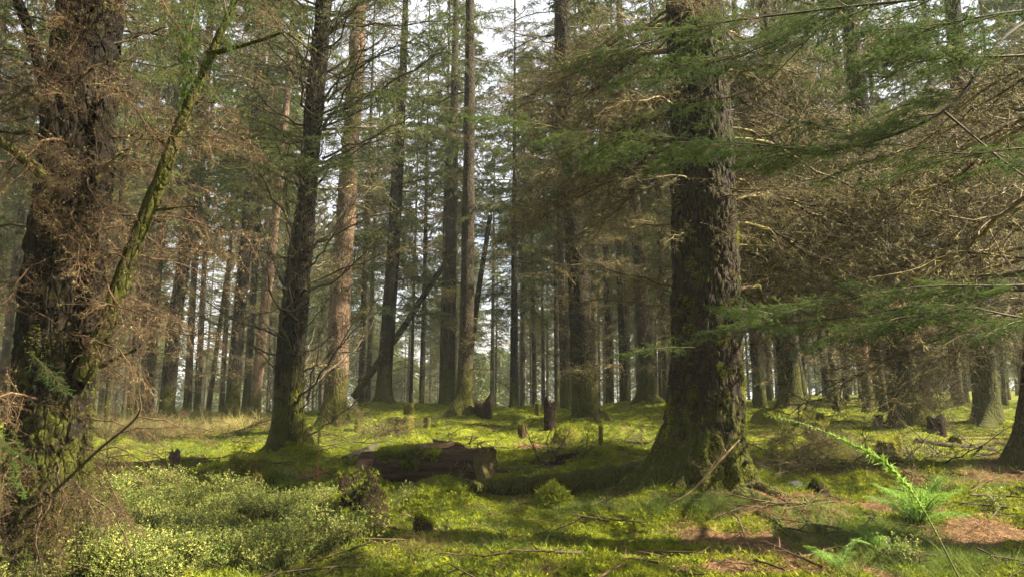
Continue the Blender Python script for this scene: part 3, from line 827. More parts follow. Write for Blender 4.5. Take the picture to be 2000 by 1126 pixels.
T("slanting spruce hugging the broad dark one on its right", (1578, 812), 22, 24, [(1566, 760), (1545, 640), (1535, 520)], BARK_MID, S=28, step=0.1, seed=13, dead=MIDD(20), live=MIDL(7, 24))
T("dark leaning spruce draped with pale drooping dead twigs", (1772, 842), 17, 50, [(1756, 720), (1736, 600), (1705, 430)], BARK_DARK, S=48, step=0.07, seed=14, flare=0.7, dead=[(0.6, 3.2, 34, .5, .9, -60, -10, DEADRED, -0.5, 1.0), (3.0, 8, 38, .7, 1.2, -18, 12, DEADTHICK), (1.2, 3, 8, .3, .6, -20, 12, DEAD)], live=MIDL(8, 10))
T("dark spruce beside the right frame edge, standing behind the moss covered fallen trunk", (1932, 832), 18, 54, [(1918, 700), (1905, 560), (1890, 350)], BARK_DARK, S=48, step=0.07, seed=15, flare=0.7, dead=[(2.8, 8, 40, .7, 1.2, -18, 12, DEADTHICK), (0.8, 2.8, 10, .3, .7, -20, 12, DEAD)], live=MIDL(8, 10))
redge, RB, rstem, rV = T("reddish brown spruce foot cut off by the right frame edge", (2048, 945), 10.6, 92, [(2052, 700), (2058, 400), (2064, 100)], BARK_NEEDLE, S=110, step=0.04, bark=0.03, bf=6, seed=16, mossy=3000,
    lobes=[(PI, 0.50, 0.5, 0.55), (PI * 1.3, 0.5, 0.5, 0.45), (PI * 1.6, 0.4, 0.5, 0.4), (0, .4, .5, .5), (PI * .6, .4, .5, .4)],
    dead=[(2.2, 6.5, 32, .9, 1.5, -22, 8, DEADTHICK, PI - 0.45, 0.75), (2.2, 5.0, 8, .6, 1.0, -15, 12, DEADTHICK, PI * 1.3, .5)], live=[(10, 20, 14, .6, 1.0, -15, 5, LIVE)])
for lab, b, Y, w, ups, mt in [
    ("slim spruce stem far back on the green slope, right of the broad dark pair", (1638, 822), 23, 17, [(1625, 700), (1612, 560)], BARK_MID),
    ("reddish slim spruce in the middle of the shaded right hand slope", (1698, 815), 24, 22, [(1690, 720), (1672, 560)], BARK_RED),
    ("slim dark spruce directly left of the leaning twig draped spruce", (1728, 818), 24, 18, [(1715, 700), (1700, 560)], BARK_DARK),
    ("slender spruce between the leaning draped spruce and the dark right one", (1885, 790), 34, 18, [(1875, 690), (1865, 600)], BARK_DARK),
    ("thin spruce on the crest of the slope behind the reddish slim one", (1618, 775), 38, 14, [(1606, 690), (1595, 600)], BARK_MID),
    ("thin dark pole of a spruce next to the left mossy limb", (212, 800), 20, 11, [(222, 560), (240, 330), (255, 120)], BARK_DARK),
    ("second thin spruce from the left mossy limb, slightly leaning right", (255, 805), 24, 13, [(275, 560), (300, 300)], BARK_MID),
    ("slim grey spruce behind the tall straw grass, left of the thick dark one", (285, 812), 26, 20, [(300, 600), (325, 400)], BARK_MID),
    ("thick dark spruce rising from the straw grass clump on the left", (325, 815), 26, 34, [(340, 640), (368, 450), (392, 250)], BARK_DARK),
    ("reddish slim spruce leaning against the sky gap on the left", (365, 815), 28, 17, [(378, 560), (398, 300)], BARK_RED),
    ("thin leaning spruce in the middle of the left sky gap", (405, 810), 30, 11, [(440, 560), (470, 330)], BARK_MID),
    ("dark spruce with broken poles round its foot, left of the dark twin stems", (452, 826), 25, 32, [(465, 650), (482, 450), (500, 200)], BARK_DARK),
    ("reddish spruce leaning right behind the dark twin stems", (495, 824), 24, 26, [(512, 650), (530, 500), (560, 200)], BARK_RED),
    ("slender spruce trunk directly behind the sunlit reddish one", (705, 795), 30, 15, [(712, 550), (722, 300)], BARK_MID),
    ("pencil thin spruce in front of the bright gap right of the leaning pole", (823, 795), 34, 12, [(829, 560), (834, 300)], BARK_DARK),
    ("dark thin spruce just right of the pair of tall straight trunks", (1002, 795), 32, 17, [(1004, 560), (1005, 380)], BARK_DARK),
    ("slim dark spruce halfway between the stout and the broad footed one", (1192, 800), 29, 16, [(1186, 600), (1178, 400)], BARK_MID),
    ("slim spruce a step left of the broad footed one", (1218, 802), 30, 17, [(1212, 600), (1204, 400)], BARK_DARK),
]:
    T(lab, b, Y, w, ups, mt, S=18, step=0.18, seed=30 + int(b[0]), flare=0.6, dead=[(0.9, 12, 30, .4, .95, -12, 25, DEAD)], live=[(7.5 if b[0] < 1300 else 6, 20, 40, .7, 1.2, -22, 8, LIVEFAR)], H=22)

# young dense spruce in the centre gap
T("young dense green spruce tapering into the bright sky gap", (1008, 792), 36, 12, [(1007, 600), (1005, 300)], BARK_MID, S=14, step=0.3, seed=60, H=19.5, dead=[(1, 6, 10, .4, .7, -10, 10, DEAD)],
  live=[(5, 10, 30, .9, 1.2, -30, -5, LIVEFAR), (10, 15, 34, .7, 1.0, -30, -5, LIVEFAR), (15, 19.3, 30, .35, .7, -20, 20, LIVEFAR)], name="young_spruce")

# leaning dead pole
lp = [pix(690, 775, 28), pix(780, 650, 27.6), pix(835, 565, 27.3), pix(872, 510, 27)]
path = spline(lp, 40)
v, q = tubes(path, np.linspace(0.15, 0.10, 40), 14)
v = v + ((fbm(v * 5, 3) - 0.5) * 0.05)[:, None]
m = MB(); m.add(v - lp[0], q)
o = thing("leaning_pole", "dead mossy trunk leaning diagonally against the tall slim spruce", "dead tree", tuple(lp[0]))
obj("trunk", m.mesh("trunk", BARK_MID), o)
for k in range(10):
    put("dead_branch", DEADFAR[k % 4], o, path[4 + 3 * k] - lp[0], rng.uniform(-3, 3), R(rng.uniform(-10, 40)), 0, rng.uniform(0.4, 0.8))
lp = [pix(905, 800, 28), pix(930, 600, 27.6), pix(958, 420, 27.3)]
path = spline(lp, 30)
v, q = tubes(path, np.linspace(0.15, 0.09, 30), 10)
m = MB(); m.add(v - lp[0], q)
o = thing("leaning_pole", "thin dark leaning pole just right of the pair of tall straight trunks", "dead tree", tuple(lp[0]))
obj("trunk", m.mesh("trunk", BARK_DARK), o)
for k in range(8):
    put("dead_branch", DEADFAR[k % 4], o, path[4 + 3 * k] - lp[0], rng.uniform(-3, 3), R(rng.uniform(-10, 40)), 0, rng.uniform(0.4, 0.8))

# tree outside the right edge whose boughs reach into the picture
NB = np.array([6.0, 6.0, 0.0]); NB[2] = float(gh(6.0, 6.0))
nt = thing("spruce_tree", "near spruce beyond the right frame edge whose green boughs reach across the picture", "tree", tuple(NB))
me, V, st_ = trunk_mesh([(0, 0, -0.4), (0, 0, 0), (0.05, 0.1, 5), (0, 0, 20)], [(-.4, .42), (0, .4), (1, .33), (10, .25), (20, .03)], 60, 0.06, [(a, .2, .4, .3) for a in (0, 1.3, 2.5, 3.9, 5)], 0.025, 6, 77, -0.3, BARK_BIG)
obj("trunk", me, nt)
BOUGHS = [
    ([(2250, -60, 5.8), (1985, 55, 5.3), (1850, 212, 5.2), (1650, 290, 5.3), (1500, 285, 5.5), (1300, 268, 5.8), (1020, 245, 6.2)], 0.020, 40),
    ([(2250, 520, 5.6), (2020, 555, 5.4), (1800, 560, 5.4), (1620, 590, 5.5), (1500, 615, 5.6)], 0.014, 15),
    ([(2200, 640, 5.4), (2000, 620, 5.2), (1880, 600, 5.2), (1760, 620, 5.3)], 0.012, 12),
    ([(2200, -120, 5.6), (1900, -20, 5.4), (1600, 20, 5.6), (1380, 50, 6.0), (1200, 100, 6.3)], 0.018, 24),
    ([(2200, 100, 5.2), (1960, 110, 5.0), (1800, 120, 5.0), (1720, 160, 5.1)], 0.012, 12),
    ([(1840, 215, 5.2), (1980, 330, 5.1), (2100, 400, 5.0)], 0.010, 5),
    ([(1830, 590, 5.6), (1640, 620, 6.2), (1480, 640, 7.0), (1320, 690, 7.6)], 0.010, 8),
    ([(2200, 30, 5.0), (2020, 20, 4.8), (1880, 40, 4.8), (1800, 60, 4.9)], 0.010, 8),
    ([(2200, -200, 6.2), (1800, -60, 6.4), (1560, 60, 6.8), (1400, 120, 7.2), (1240, 130, 7.5)], 0.014, 22),
    ([(2200, -250, 6.0), (1850, -90, 6.3), (1650, 10, 6.6), (1480, 170, 7.0), (1330, 200, 7.3)], 0.014, 18),
    ([(2200, 320, 5.0), (2020, 290, 4.9), (1880, 300, 5.0), (1740, 280, 5.2)], 0.010, 9),
]
for bi, (pts, r0, ns) in enumerate(BOUGHS):
    W = np.array([pix(*p) for p in pts])
    path = spline(W, 50)
    ln = np.linalg.norm(np.diff(path, axis=0), axis=1).sum()
    v, q = tubes(path, np.linspace(r0, 0.003, 50), 6)
    m = MB(); m.add(v - NB, q)
    bo = obj("branch", m.mesh("branch", TWIG_DARK), nt)
    vis = 8 if bi != 0 else 12
    for k in range(ns):
        i = int(vis + (49 - vis) * (k + rng.random()) / ns)
        i = min(i, 48)
        d = path[i + 1] - path[i]
        az = math.atan2(d[1], d[0]) + rng.choice([-1, 1]) * rng.uniform(0.2, 0.9)
        put("live_branch", SPRAY[k % 4], bo, path[i] - NB, az, R(rng.uniform(-14, 8)), rng.uniform(-0.3, 0.3), rng.uniform(0.25, 0.62))
r = np.random.default_rng(5)
for k in range(6):   # its dead lower branches, pointing into the picture
    h = r.uniform(2.6, 5.4); az = PI + r.uniform(-1.45, -1.0)
    put("dead_branch", DEADTHICK[k % 5], nt, (math.cos(az) * .3, math.sin(az) * .3, h), az, R(r.uniform(-15, 10)), r.uniform(-.5, .5), r.uniform(0.8, 1.4))

# ------------------------------------------------------------------ the wood behind
def far_template(seed, H, rad, live0, ndead, nlive):
    r = np.random.default_rng(seed)
    ph = r.uniform(0, 6.28)
    pts = [(0, 0, -0.5), (0, 0, 0), (0.12 * math.cos(ph), 0.12 * math.sin(ph), H * 0.4), (0.3 * math.cos(ph), 0.3 * math.sin(ph), H)]
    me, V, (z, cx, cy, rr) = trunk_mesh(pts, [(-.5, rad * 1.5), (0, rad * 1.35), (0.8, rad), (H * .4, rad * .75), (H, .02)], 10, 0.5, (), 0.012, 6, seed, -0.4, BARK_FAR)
    m = MB()
    for k in range(ndead):
        h = 1.0 + (live0 + 3 - 1.0) * (k + r.random()) / ndead
        L = r.uniform(0.6, 1.7); az = r.uniform(0, 6.28); el = R(r.uniform(-10, 28))
        d = np.array([[math.cos(az) * math.cos(el), math.sin(az) * math.cos(el), math.sin(el)]])
        b = np.array([[np.interp(h, z, cx), np.interp(h, z, cy), h]])
        t1 = grow(b, d, np.array([L]), 5, 0.2, 0.1, r)
        v, q = tubes(t1, taper_r(5, 1, 0.010, 0.004), 3); m.add(v, q)
        p, dd, l = children(t1, np.array([L]), 7, (0.6, 1.2), r, 0.1, 0.5, 0.2, 0.5)
        t2 = grow(p, dd, l, 3, 0.3, 0, r)
        v, q = tubes(t2, taper_r(3, len(t2), 0.004, 0.003), 3); m.add(v, q)
    for k in range(nlive):
        f = (k + r.random()) / nlive
        h = live0 + (H - 0.2 - live0) * f
        L = (2.3 * (1 - f) ** 0.7 + 0.35) * r.uniform(0.7, 1.1); az = r.uniform(0, 6.28); el = R(r.uniform(-22, 5) + 25 * max(0, f - .7))
        d = np.array([[math.cos(az) * math.cos(el), math.sin(az) * math.cos(el), math.sin(el)]])
        b = np.array([[np.interp(h, z, cx), np.interp(h, z, cy), h]])
        t1 = grow(b, d, np.array([L]), 6, 0.12, 0.15, r)
        v, q = tubes(t1, taper_r(6, 1, 0.016, 0.004), 3); m.add(v, q)
        p, dd, l = children(t1, np.array([L]), 14, (0.5, 1.1), r, 0.15, 0.5, 0.2, 0.45)
        t2 = grow(p, dd, l, 4, 0.2, -0.7, r)
        bb = np.repeat(np.arange(len(t2)), 22)
        pp, d3 = along(t2, bb, r.random(len(bb)) * 0.99)
        v, tr = blades(pp, norm(d3 * 0.8 + norm(r.normal(size=(len(bb), 3))) * 0.8 + np.array([0, 0, -0.2])), r.uniform(0.08, 0.16, len(bb)), 0.040, r)
        m.add(v, None, tr, 1)
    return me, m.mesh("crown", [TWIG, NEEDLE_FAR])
FAR = [far_template(500 + k, H, rd, l0, nd, nl) for k, (H, rd, l0, nd, nl) in enumerate([(23, .16, 9.0, 70, 125), (25, .19, 10.5, 80, 125), (20, .13, 7.5, 56, 120), (22, .15, 9.0, 70, 125), (18, .12, 4.5, 34, 125), (15, .10, 1.6, 14, 120)])]
r = np.random.default_rng(11)
taken = [(o.location.x, o.location.y) for o in COL.objects if o.parent is None and "label" in o and o.get("category") in ("tree", "dead tree")]
n_far = 0
ZONES = [(120, "behind the massive left edge tree"), (230, "between the massive left tree and its leaning limb"), (345, "behind the tall straw grass on the left"), (470, "in the left sky gap"),
         (640, "behind the dark twin stemmed spruce"), (735, "behind the sunlit reddish trunk"), (865, "behind the leaning dead pole"), (1000, "behind the pair of tall straight trunks"),
         (1120, "left of the stout spruce with curled branches"), (1290, "between the stout and the broad footed spruces"), (1460, "behind the huge trunk"), (1600, "behind the broad dark spruce on the right"),
         (1780, "on the shaded slope by the draped leaning spruce"), (9999, "on the slope near the right frame edge")]
def zone(px, y, k):
    z = [t_ for a, t_ in ZONES if px < a][0]
    s_ = "bushy young spruce" if k >= 4 else "slim spruce trunk"
    d_ = "nearer" if y < 45 else ("far" if y < 75 else "farthest, pale")
    return f"{d_} {s_} {z}", f"{d_} {s_}s {z}".replace("trunks", "trees")
for tries in range(6000):
    if n_far >= 258: break
    y = 26 + 80 * r.random() ** 1.2
    x = r.uniform(-0.8 * y - 3, 0.8 * y + 3)
    px = 1000 + F * x / y
    if y < 31 and 600 < px < 1320: continue
    if 925 < px < 1000 and r.random() < 0.6: continue
    if 340 < px < 480 and y > 34 and r.random() < 0.45: continue
    if 755 < px < 860 and r.random() < 0.3: continue
    if any((x - a) ** 2 + (y - b) ** 2 < (1.6 + 0.004 * y) ** 2 for a, b in taken): continue
    taken.append((x, y))
    k = r.choice([0, 1, 2, 3, 4, 5]) if px > 1350 else r.choice([0, 1, 2, 3, 0, 1, 2, 3, 4])
    lab, grp = zone(px, y, k)
    o = thing("spruce_tree", lab, "tree", (x, y, float(gh(x, y)) - 0.05), grp)
    s = r.uniform(0.85, 1.2)
    o.rotation_euler = (0, 0, r.uniform(0, 6.28)); o.scale = (s, s, s * r.uniform(0.9, 1.1))
    obj("trunk", FAR[k][0], o); obj("crown", FAR[k][1], o)
    n_far += 1
# the same wood goes on behind and to the left of the camera and keeps the open sky off
for k, (x, y) in enumerate([(-9, 3), (-11, 8), (-7, -3), (-3.5, -5), (1, -6), (5, -7.5), (-12, -2), (-6, -9), (-1, -11), (4, -13), (9, -12), (5.5, 1.6), (-10, -8), (-14, 4), (-4, -15), (2, -18), (-15, 11), (-9, -15), (9, -19)]):
    o = thing("spruce_tree", "spruce of the surrounding wood standing outside the picture", "tree", (x, y, float(gh(x, y)) - 0.05), "spruces standing outside the picture")
    o.rotation_euler = (0, 0, k * 1.3)
    kk = 0 if x == 5.5 else (4, 5, 2)[k % 3]  # the unseen one right of the camera is added to shade the left edge tree
    obj("trunk", FAR[kk][0], o); obj("crown", FAR[kk][1], o)
# the wood beyond, one mass behind everything
r = np.random.default_rng(12)
m = MB()
for k in range(230):
    y = r.uniform(100, 150); x = r.uniform(-0.85, 0.85) * y
    px = 1000 + F * x / y
    H = r.uniform(13, 21) * (0.55 if (925 < px < 1000 or 350 < px < 470 or 770 < px < 840) else 1)
    z0 = float(gh(x, y)); n = 1100
    f = r.random(n) ** 0.8
    a_ = r.uniform(0, 6.28, n); rr = (3.0 * (1 - f) ** 0.8 + 0.25) * np.sqrt(r.random(n))
    b = np.stack([x + np.cos(a_) * rr, y + np.sin(a_) * rr, z0 + H * f + 0.5], 1)
    d = norm(np.stack([np.cos(a_), np.sin(a_), -0.4 + 0 * a_], 1) + r.normal(size=(n, 3)) * 0.4)
    v, tr = blades(b, d, r.uniform(0.5, 1.3, n), r.uniform(0.12, 0.3, n), r); m.add(v, None, tr, 0)
    v, q = tubes(np.array([[x, y, z0 - 1], [x, y, z0 + H * .5], [x, y, z0 + H]]), [0.2, 0.15, 0.02], 5); m.add(v, q, None, 1)
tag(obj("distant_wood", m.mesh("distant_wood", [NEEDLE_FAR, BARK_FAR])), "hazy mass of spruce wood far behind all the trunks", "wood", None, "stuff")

# ------------------------------------------------------------------ stumps, logs
def lump(name, matl, rad, h, seed, S=26, rings=14, top_noise=0.1, flare=0.35, bump=0.12, hollow=0.0, fr=3.0, dome=False):
    """stump-like solid: S sided, uneven top"""
    r = np.random.default_rng(seed)
    th = np.arange(S) * 2 * PI / S
    rows = []
    ztop = h * (1 + top_noise * (fbm(np.stack([np.cos(th) * 1.7 + seed, np.sin(th) * 1.7, th * 0], 1), 3) - 0.5) * 4)
    for j in range(rings):
        f = j / (rings - 1)
        rr = rad * (1 + flare * math.exp(-f * 4)) * (1 + 0.22 * (fbm(np.stack([np.cos(th) * fr + seed, np.sin(th) * fr, np.full(S, f * 2.0)], 1), 3) - 0.5) * 2)
        if dome: rr = rr * math.sqrt(max(0.02, 1 - f ** 2.2))
        rows.append(np.stack([np.cos(th) * rr, np.sin(th) * rr, -0.12 + (ztop + 0.12) * f], 1))
    last = rows[-1]
    c = last.mean(0)
    for s in (0.9, 0.6, 0.3):
        rr = c + (last - c) * s
        rr[:, 2] = rr[:, 2] - hollow * (1 - s) + r.normal(size=S) * 0.015 * h
        rows.append(rr)
    V = np.array(rows)
    p = V.reshape(-1, 3)
    V = V + ((fbm(p * 9 / max(rad, .15) * .25 + seed, 3) - 0.5) * bump * rad * 2).reshape(V.shape[:2])[..., None] * norm(V - c * 0.6)
    m = MB(); i = np.arange(len(V) - 1)[:, None] * S; k = np.arange(S)[None]; k2 = (k + 1) % S
    q = np.stack([i + k, i + k2, i + S + k2, i + S + k], -1).reshape(-1, 4)
    n0 = (len(V) - 1) * S
    vv = np.vstack([V.reshape(-1, 3), V[-1].mean(0)[None]])
    tr = np.stack([n0 + np.arange(S), n0 + (np.arange(S) + 1) % S, np.full(S, n0 + S)], 1)
    m.add(vv, q, tr)
    return m.mesh(name, matl), V
def stump(label, px, py, wpx, hpx, matl=STUMP, moss=1500, seed=0, mossmat=MOSS, cat="stump", name="tree_stump", body="wood", mlen=0.035, sel=0.0, **kw):
    p = GA(px, py)
    p = p.copy(); p[2] = float(ghm(np.array([p[0]]), np.array([p[1]]))[0])
    w = wpx * p[1] / F / 2; h = hpx * p[1] / F * 1.35
    o = thing(name, label, cat, tuple(p))
    me, V = lump(body, matl, w * 0.8, h, seed, **kw)
    obj(body, me, o)
    if moss:
        Nn = grid_normals(V); P = V.reshape(-1, 3); Nf = Nn.reshape(-1, 3)
        Nf = np.where((P[:, 2] > h * 0.85)[:, None], norm(Nf + np.array([0, 0, 2.0])), Nf)
        keep = (Nf[:, 2] + 0.9 * (fbm(P * 4 / max(w, .1) * .3 + seed, 3) - 0.5) * 2 + P[:, 2] / max(h, .01) * .5 > sel)
        k2 = np.repeat(P[keep], 4, 0) + rng.normal(size=(keep.sum() * 4, 3)) * w * 0.09
        mo = obj("moss", fuzz(k2, np.repeat(Nf[keep], 4, 0), moss, rng, mlen, mlen * 0.3, mossmat), o); mo["kind"] = "stuff"
    return o
stump("short mossy stump with a flat green top in front of the dark twin stems", 482, 942, 78, 38, seed=1, moss=6000, flare=0.5, sel=-0.2)
stump("small jagged broken stump, dark brown, standing alone in the grass", 336, 946, 25, 42, ROT, 0, seed=2, top_noise=0.22, flare=0.3, bump=.25)
stump("crumbling dark stump overgrown at the right end of the bilberry bushes", 705, 1030, 110, 62, ROT_DARK, 7000, seed=3, top_noise=0.35, flare=0.4, sel=0.15, bump=0.25)
stump("small rotten stump in the moss in front of the crumbling stump", 826, 1060, 42, 22, ROT_DARK, 600, seed=4, top_noise=0.5, sel=0.8)
stump("dark upright broken stump right behind the mossy boulder", 1074, 842, 27, 36, ROT_DARK, 0, seed=5, top_noise=0.3, flare=0.1)
stump("mossy boulder shaped stump with pale lichen on its front", 1105, 858, 66, 25, STUMP, 4000, seed=6, dome=True, sel=0.1, mossmat=MOSS)
stump("tiny mossy post stump on the crest", 1050, 808, 12, 17, STUMP, 500, seed=7, sel=-0.3)
stump("square mossy stump in the middle of the sunlit clearing crest", 798, 822, 24, 22, STUMP, 900, seed=8, sel=-0.1)
stump("wide low mossy stump next to the brushwood heap", 790, 852, 44, 24, STUMP, 1500, seed=9, sel=-0.2)
stump("small mossy stump right of the wide low one", 834, 840, 16, 18, STUMP, 500, seed=10, sel=-0.2)
stump("small dark stump in front of the mossy mound", 1020, 852, 20, 18, ROT, 300, seed=11, sel=0.4, top_noise=0.3)
stump("round mossy stump behind the dry brushwood on the right", 1598, 868, 54, 28, STUMP, 3000, seed=12, sel=-0.4)
stump("ragged mossy stump glowing in sun on the right", 1738, 908, 52, 32, STUMP, 3500, seed=13, sel=-0.3, mossmat=MOSS_BRIGHT, top_noise=0.25)
stump("small mossy stump at the foot of the slanting spruce", 1602, 826, 18, 14, STUMP, 500, seed=14, sel=-0.3)
stump("flat mossy stump under the bare trunk behind the huge tree", 1490, 826, 60, 22, STUMP, 1500, seed=15, sel=-0.3, dome=True)
stump("dark low stump left of the dark right hand spruce", 1830, 842, 36, 22, ROT_DARK, 200, seed=16, top_noise=0.3, sel=.6)
stump("low dark stump on the slope near the reddish slim spruce", 1716, 830, 22, 14, ROT_DARK, 300, seed=17, sel=.3)
stump("bright green feathery moss cushion in front of the big root", 1080, 992, 80, 30, MOSS_BRIGHT, 9000, seed=18, dome=True, sel=-2, mossmat=MOSS_BRIGHT, cat="moss cushion", name="moss_cushion", body="cushion", mlen=0.07)
stump("small bright moss cushion at the foot of the crumbling stump", 675, 1040, 46, 26, MOSS_BRIGHT, 4000, seed=19, dome=True, sel=-2, mossmat=MOSS, cat="moss cushion", name="moss_cushion", body="cushion", mlen=0.05)
stump("little mossy stub near the foot of the sunlit reddish trunk", 698, 842, 12, 16, STUMP, 400, seed=20, sel=-.3)
stump("pale mossy stub standing upright left of the huge tree", 1174, 872, 10, 28, STUMP, 500, seed=21, sel=-.3, flare=0.1)
stump("flat grey stone lying right of the huge tree roots", 1555, 950, 60, 9, STONE, 0, seed=22, cat="stone", name="flat_stone", body="stone", flare=0.1, dome=True)
stump("dark root stub with torn fibres right of the flat grey stone", 1600, 975, 60, 18, ROT_DARK, 700, seed=23, sel=.6, top_noise=.3, dome=True)
stump("upturned black root plate behind the mossy footed straight spruce", 943, 812, 40, 20, ROT_DARK, 0, seed=24, top_noise=0.8, bump=.4)

# cut log
A = pix(722, 911, 10.9); Bp = pix(948, 905, 9.75)
ax = Bp - A; Ll = np.linalg.norm(ax)
lo = thing("cut_log", "thick fallen log, mossy on top, dark front and splintered right end", "log", tuple(A))
lo.rotation_euler = (0, -math.asin(ax[2] / Ll), math.atan2(ax[1], ax[0]))
S, N = 64, 90
s = np.linspace(0, 1, N); th = np.arange(S) * 2 * PI / S
SS, TT = np.meshgrid(s, th, indexing='ij')
RR = np.interp(SS, [0, 0.15, 0.8, 1], [0.23, 0.26, 0.285, 0.29])
p = np.stack([SS.ravel() * Ll * 1.2, np.cos(TT).ravel() * 1.2, np.sin(TT).ravel() * 1.2], 1)
RR = RR + ((fbm(p * np.array([1.2, 3, 3]), 4) - 0.5) * 0.10).reshape(RR.shape)
gap = (np.sin(TT) > 0.75) & (SS > 0.80)
RR = np.where(gap, RR - 0.06, RR)
endj = np.where(SS > 0.97, (fbm(p * 5, 2).reshape(SS.shape) - 0.5) * 0.08, 0)
V = np.stack([SS * Ll + endj - np.where(SS < 0.03, 0.12 * np.sin(TT), 0), np.cos(TT) * RR, np.sin(TT) * RR], -1)
m = MB(); i = np.arange(N - 1)[:, None] * S; k = np.arange(S)[None]; k2 = (k + 1) % S
m.add(V.reshape(-1, 3), np.stack([i + k, i + S + k, i + S + k2, i + k2], -1).reshape(-1, 4))
obj("bark", m.mesh("bark", LOGBARK), lo)
for nm, row, sg in (("cut_face", V[-1], -1), ("cut_face", V[0], 1)):
    m = MB(); c = row.mean(0); rows = [c + (row - c) * f + np.array([sg * d_, 0, 0]) for f, d_ in ((0.985, 0.01), (0.8, 0.03), (0.5, 0.025), (0.2, 0.04))]
    vv = np.vstack(rows + [rows[-1].mean(0)[None]])
    q = np.concatenate([np.stack([j * S + np.arange(S), (j + 1) * S + np.arange(S), (j + 1) * S + (np.arange(S) + 1) % S, j * S + (np.arange(S) + 1) % S], 1) for j in range(3)])
    tr = np.stack([3 * S + np.arange(S), np.full(S, 4 * S), 3 * S + (np.arange(S) + 1) % S], 1)
    m.add(vv, q, tr)
    o = obj(nm, m.mesh(nm, CUT if sg < 0 else SPLINT), lo)
P = V.reshape(-1, 3); Nf = norm(P * np.array([0, 1, 1]))
keep = (Nf[:, 2] + (fbm(P * 3, 3) - 0.5) * 1.8 > 0.3) & (P[:, 0] < Ll * 0.72) & (P[:, 0] > 0.12 * Ll)
kk = np.repeat(P[keep], 3, 0) + rng.normal(size=(keep.sum() * 3, 3)) * 0.015
o = obj("moss", fuzz(kk, np.repeat(Nf[keep], 3, 0), 22000, rng, 0.04, 0.009, MOSS), lo); o["kind"] = "stuff"
# bark plate standing proud on the top
def plate(x0, x1, a0, a1, r_, th_, seed):
    n, w = 24, 10
    X, Aa = np.meshgrid(np.linspace(x0, x1, n), np.linspace(a0, a1, w), indexing='ij')
    e = (fbm(np.stack([X.ravel() * 8, Aa.ravel() * 5, X.ravel() * 0 + seed], 1), 3).reshape(X.shape) - 0.5)
    X = X + e * 0.10
    rows = []
    for dr in (0, th_):
        r2 = r_ + dr + e * 0.05
        rows.append(np.stack([X, np.cos(Aa) * r2, np.sin(Aa) * r2], -1).reshape(-1, 3))
    m = MB(); i = np.arange(n - 1)[:, None] * w; k = np.arange(w - 1)[None]
    q = np.stack([i + k, i + k + 1, i + w + k + 1, i + w + k], -1).reshape(-1, 4)
    m.add(np.vstack(rows), np.concatenate([q, q[:, ::-1] + n * w]))
    b = [k for k in range(w)] + [j * w + w - 1 for j in range(1, n)] + [(n - 1) * w + k for k in range(w - 2, -1, -1)] + [j * w for j in range(n - 2, 0, -1)]
    b = np.array(b); b2 = np.roll(b, -1)
    m.add(np.vstack(rows), np.stack([b, b2, b2 + n * w, b + n * w], 1))
    return m.mesh("bark_plate", LOGPLATE)
obj("bark_plate", plate(Ll * 0.50, Ll * 0.78, R(55), R(125), 0.285, 0.035, 1), lo)
obj("bark_plate", plate(Ll * 0.00, Ll * 0.14, R(150), R(235), 0.245, 0.03, 5), lo)
obj("bark_plate", plate(Ll * 0.0, Ll * 0.22, R(205), R(250), 0.265, 0.03, 8), lo)
for k in range(36):   # torn fibres at the right end
    x0 = Ll * rng.uniform(0.74, 0.98); a = R(rng.uniform(70, 200)); ln = rng.uniform(0.10, 0.34)
    b = np.array([[x0, math.cos(a) * 0.275, math.sin(a) * 0.275]])
    dd = np.array([[rng.uniform(-0.2, 1.0), math.cos(a) * rng.uniform(.1, .6), rng.uniform(-1.0, 0.35)]])
    pth = grow(b, dd, np.array([ln]), 5, 0.25, -0.5, rng)
    v, q = tubes(pth, taper_r(5, 1, rng.uniform(0.004, 0.011), 0.001), 4)
    m = MB(); m.add(v, q); obj("splinter", m.mesh("splinter", SPLINT), lo)

def wlog(label, pts, radii, matl=GREYWOOD, name="fallen_branch", cat="branch", twigs=0, lib=DEADUP, seed=0, sc=(0.3, 0.7), moss=0):
    W = spline(np.array([pix(*p) if len(p) == 3 else GA(*p) + np.array([0, 0, radii[0] * 0.6]) for p in pts]), 40)
    rr = np.interp(np.linspace(0, 1, 40), np.linspace(0, 1, len(radii)), radii)
    v, q = tubes(W, rr, 12)
    dd = norm(v - np.repeat(W, 12, 0))
    v = v + dd * ((fbm(v * 12 + seed, 3) - 0.5) * rr.max() * 0.5)[:, None]
    n0 = len(v)
    m = MB(); m.add(np.vstack([v, W[:1], W[-1:]]) - W[0], q, np.concatenate([np.stack([np.full(12, n0), (np.arange(12) + 1) % 12, np.arange(12)], 1), np.stack([np.full(12, n0 + 1), n0 - 12 + np.arange(12), n0 - 12 + (np.arange(12) + 1) % 12], 1)]))
    o = thing(name, label, cat, tuple(W[0]))
    obj("stem", m.mesh("stem", matl), o)
    r = np.random.default_rng(seed)
    for k in range(twigs):
        i = r.integers(3, 38)
        put("side_branch", lib[r.integers(len(lib))], o, W[i] - W[0], r.uniform(-PI, PI), R(r.uniform(-5, 40)), r.uniform(-1, 1), r.uniform(*sc))
    if moss:
        keep = dd[:, 2] > 0.2
        mo = obj("moss", fuzz(v[keep] - W[0], dd[keep], moss, r, 0.035, 0.008), o); mo["kind"] = "stuff"
    return o
wlog("thick dark broken branch lying behind the left end of the cut log", [(672, 903), (720, 882), (786, 850)], [0.075, 0.08, 0.06], GREYWOOD, twigs=3, seed=1)
wlog("dark slanted root piece sticking out of the brushwood heap", [(755, 862), (785, 845, 15.5), (775, 838, 15.6)], [0.05, 0.06, 0.02], ROT_DARK, twigs=4, seed=2)
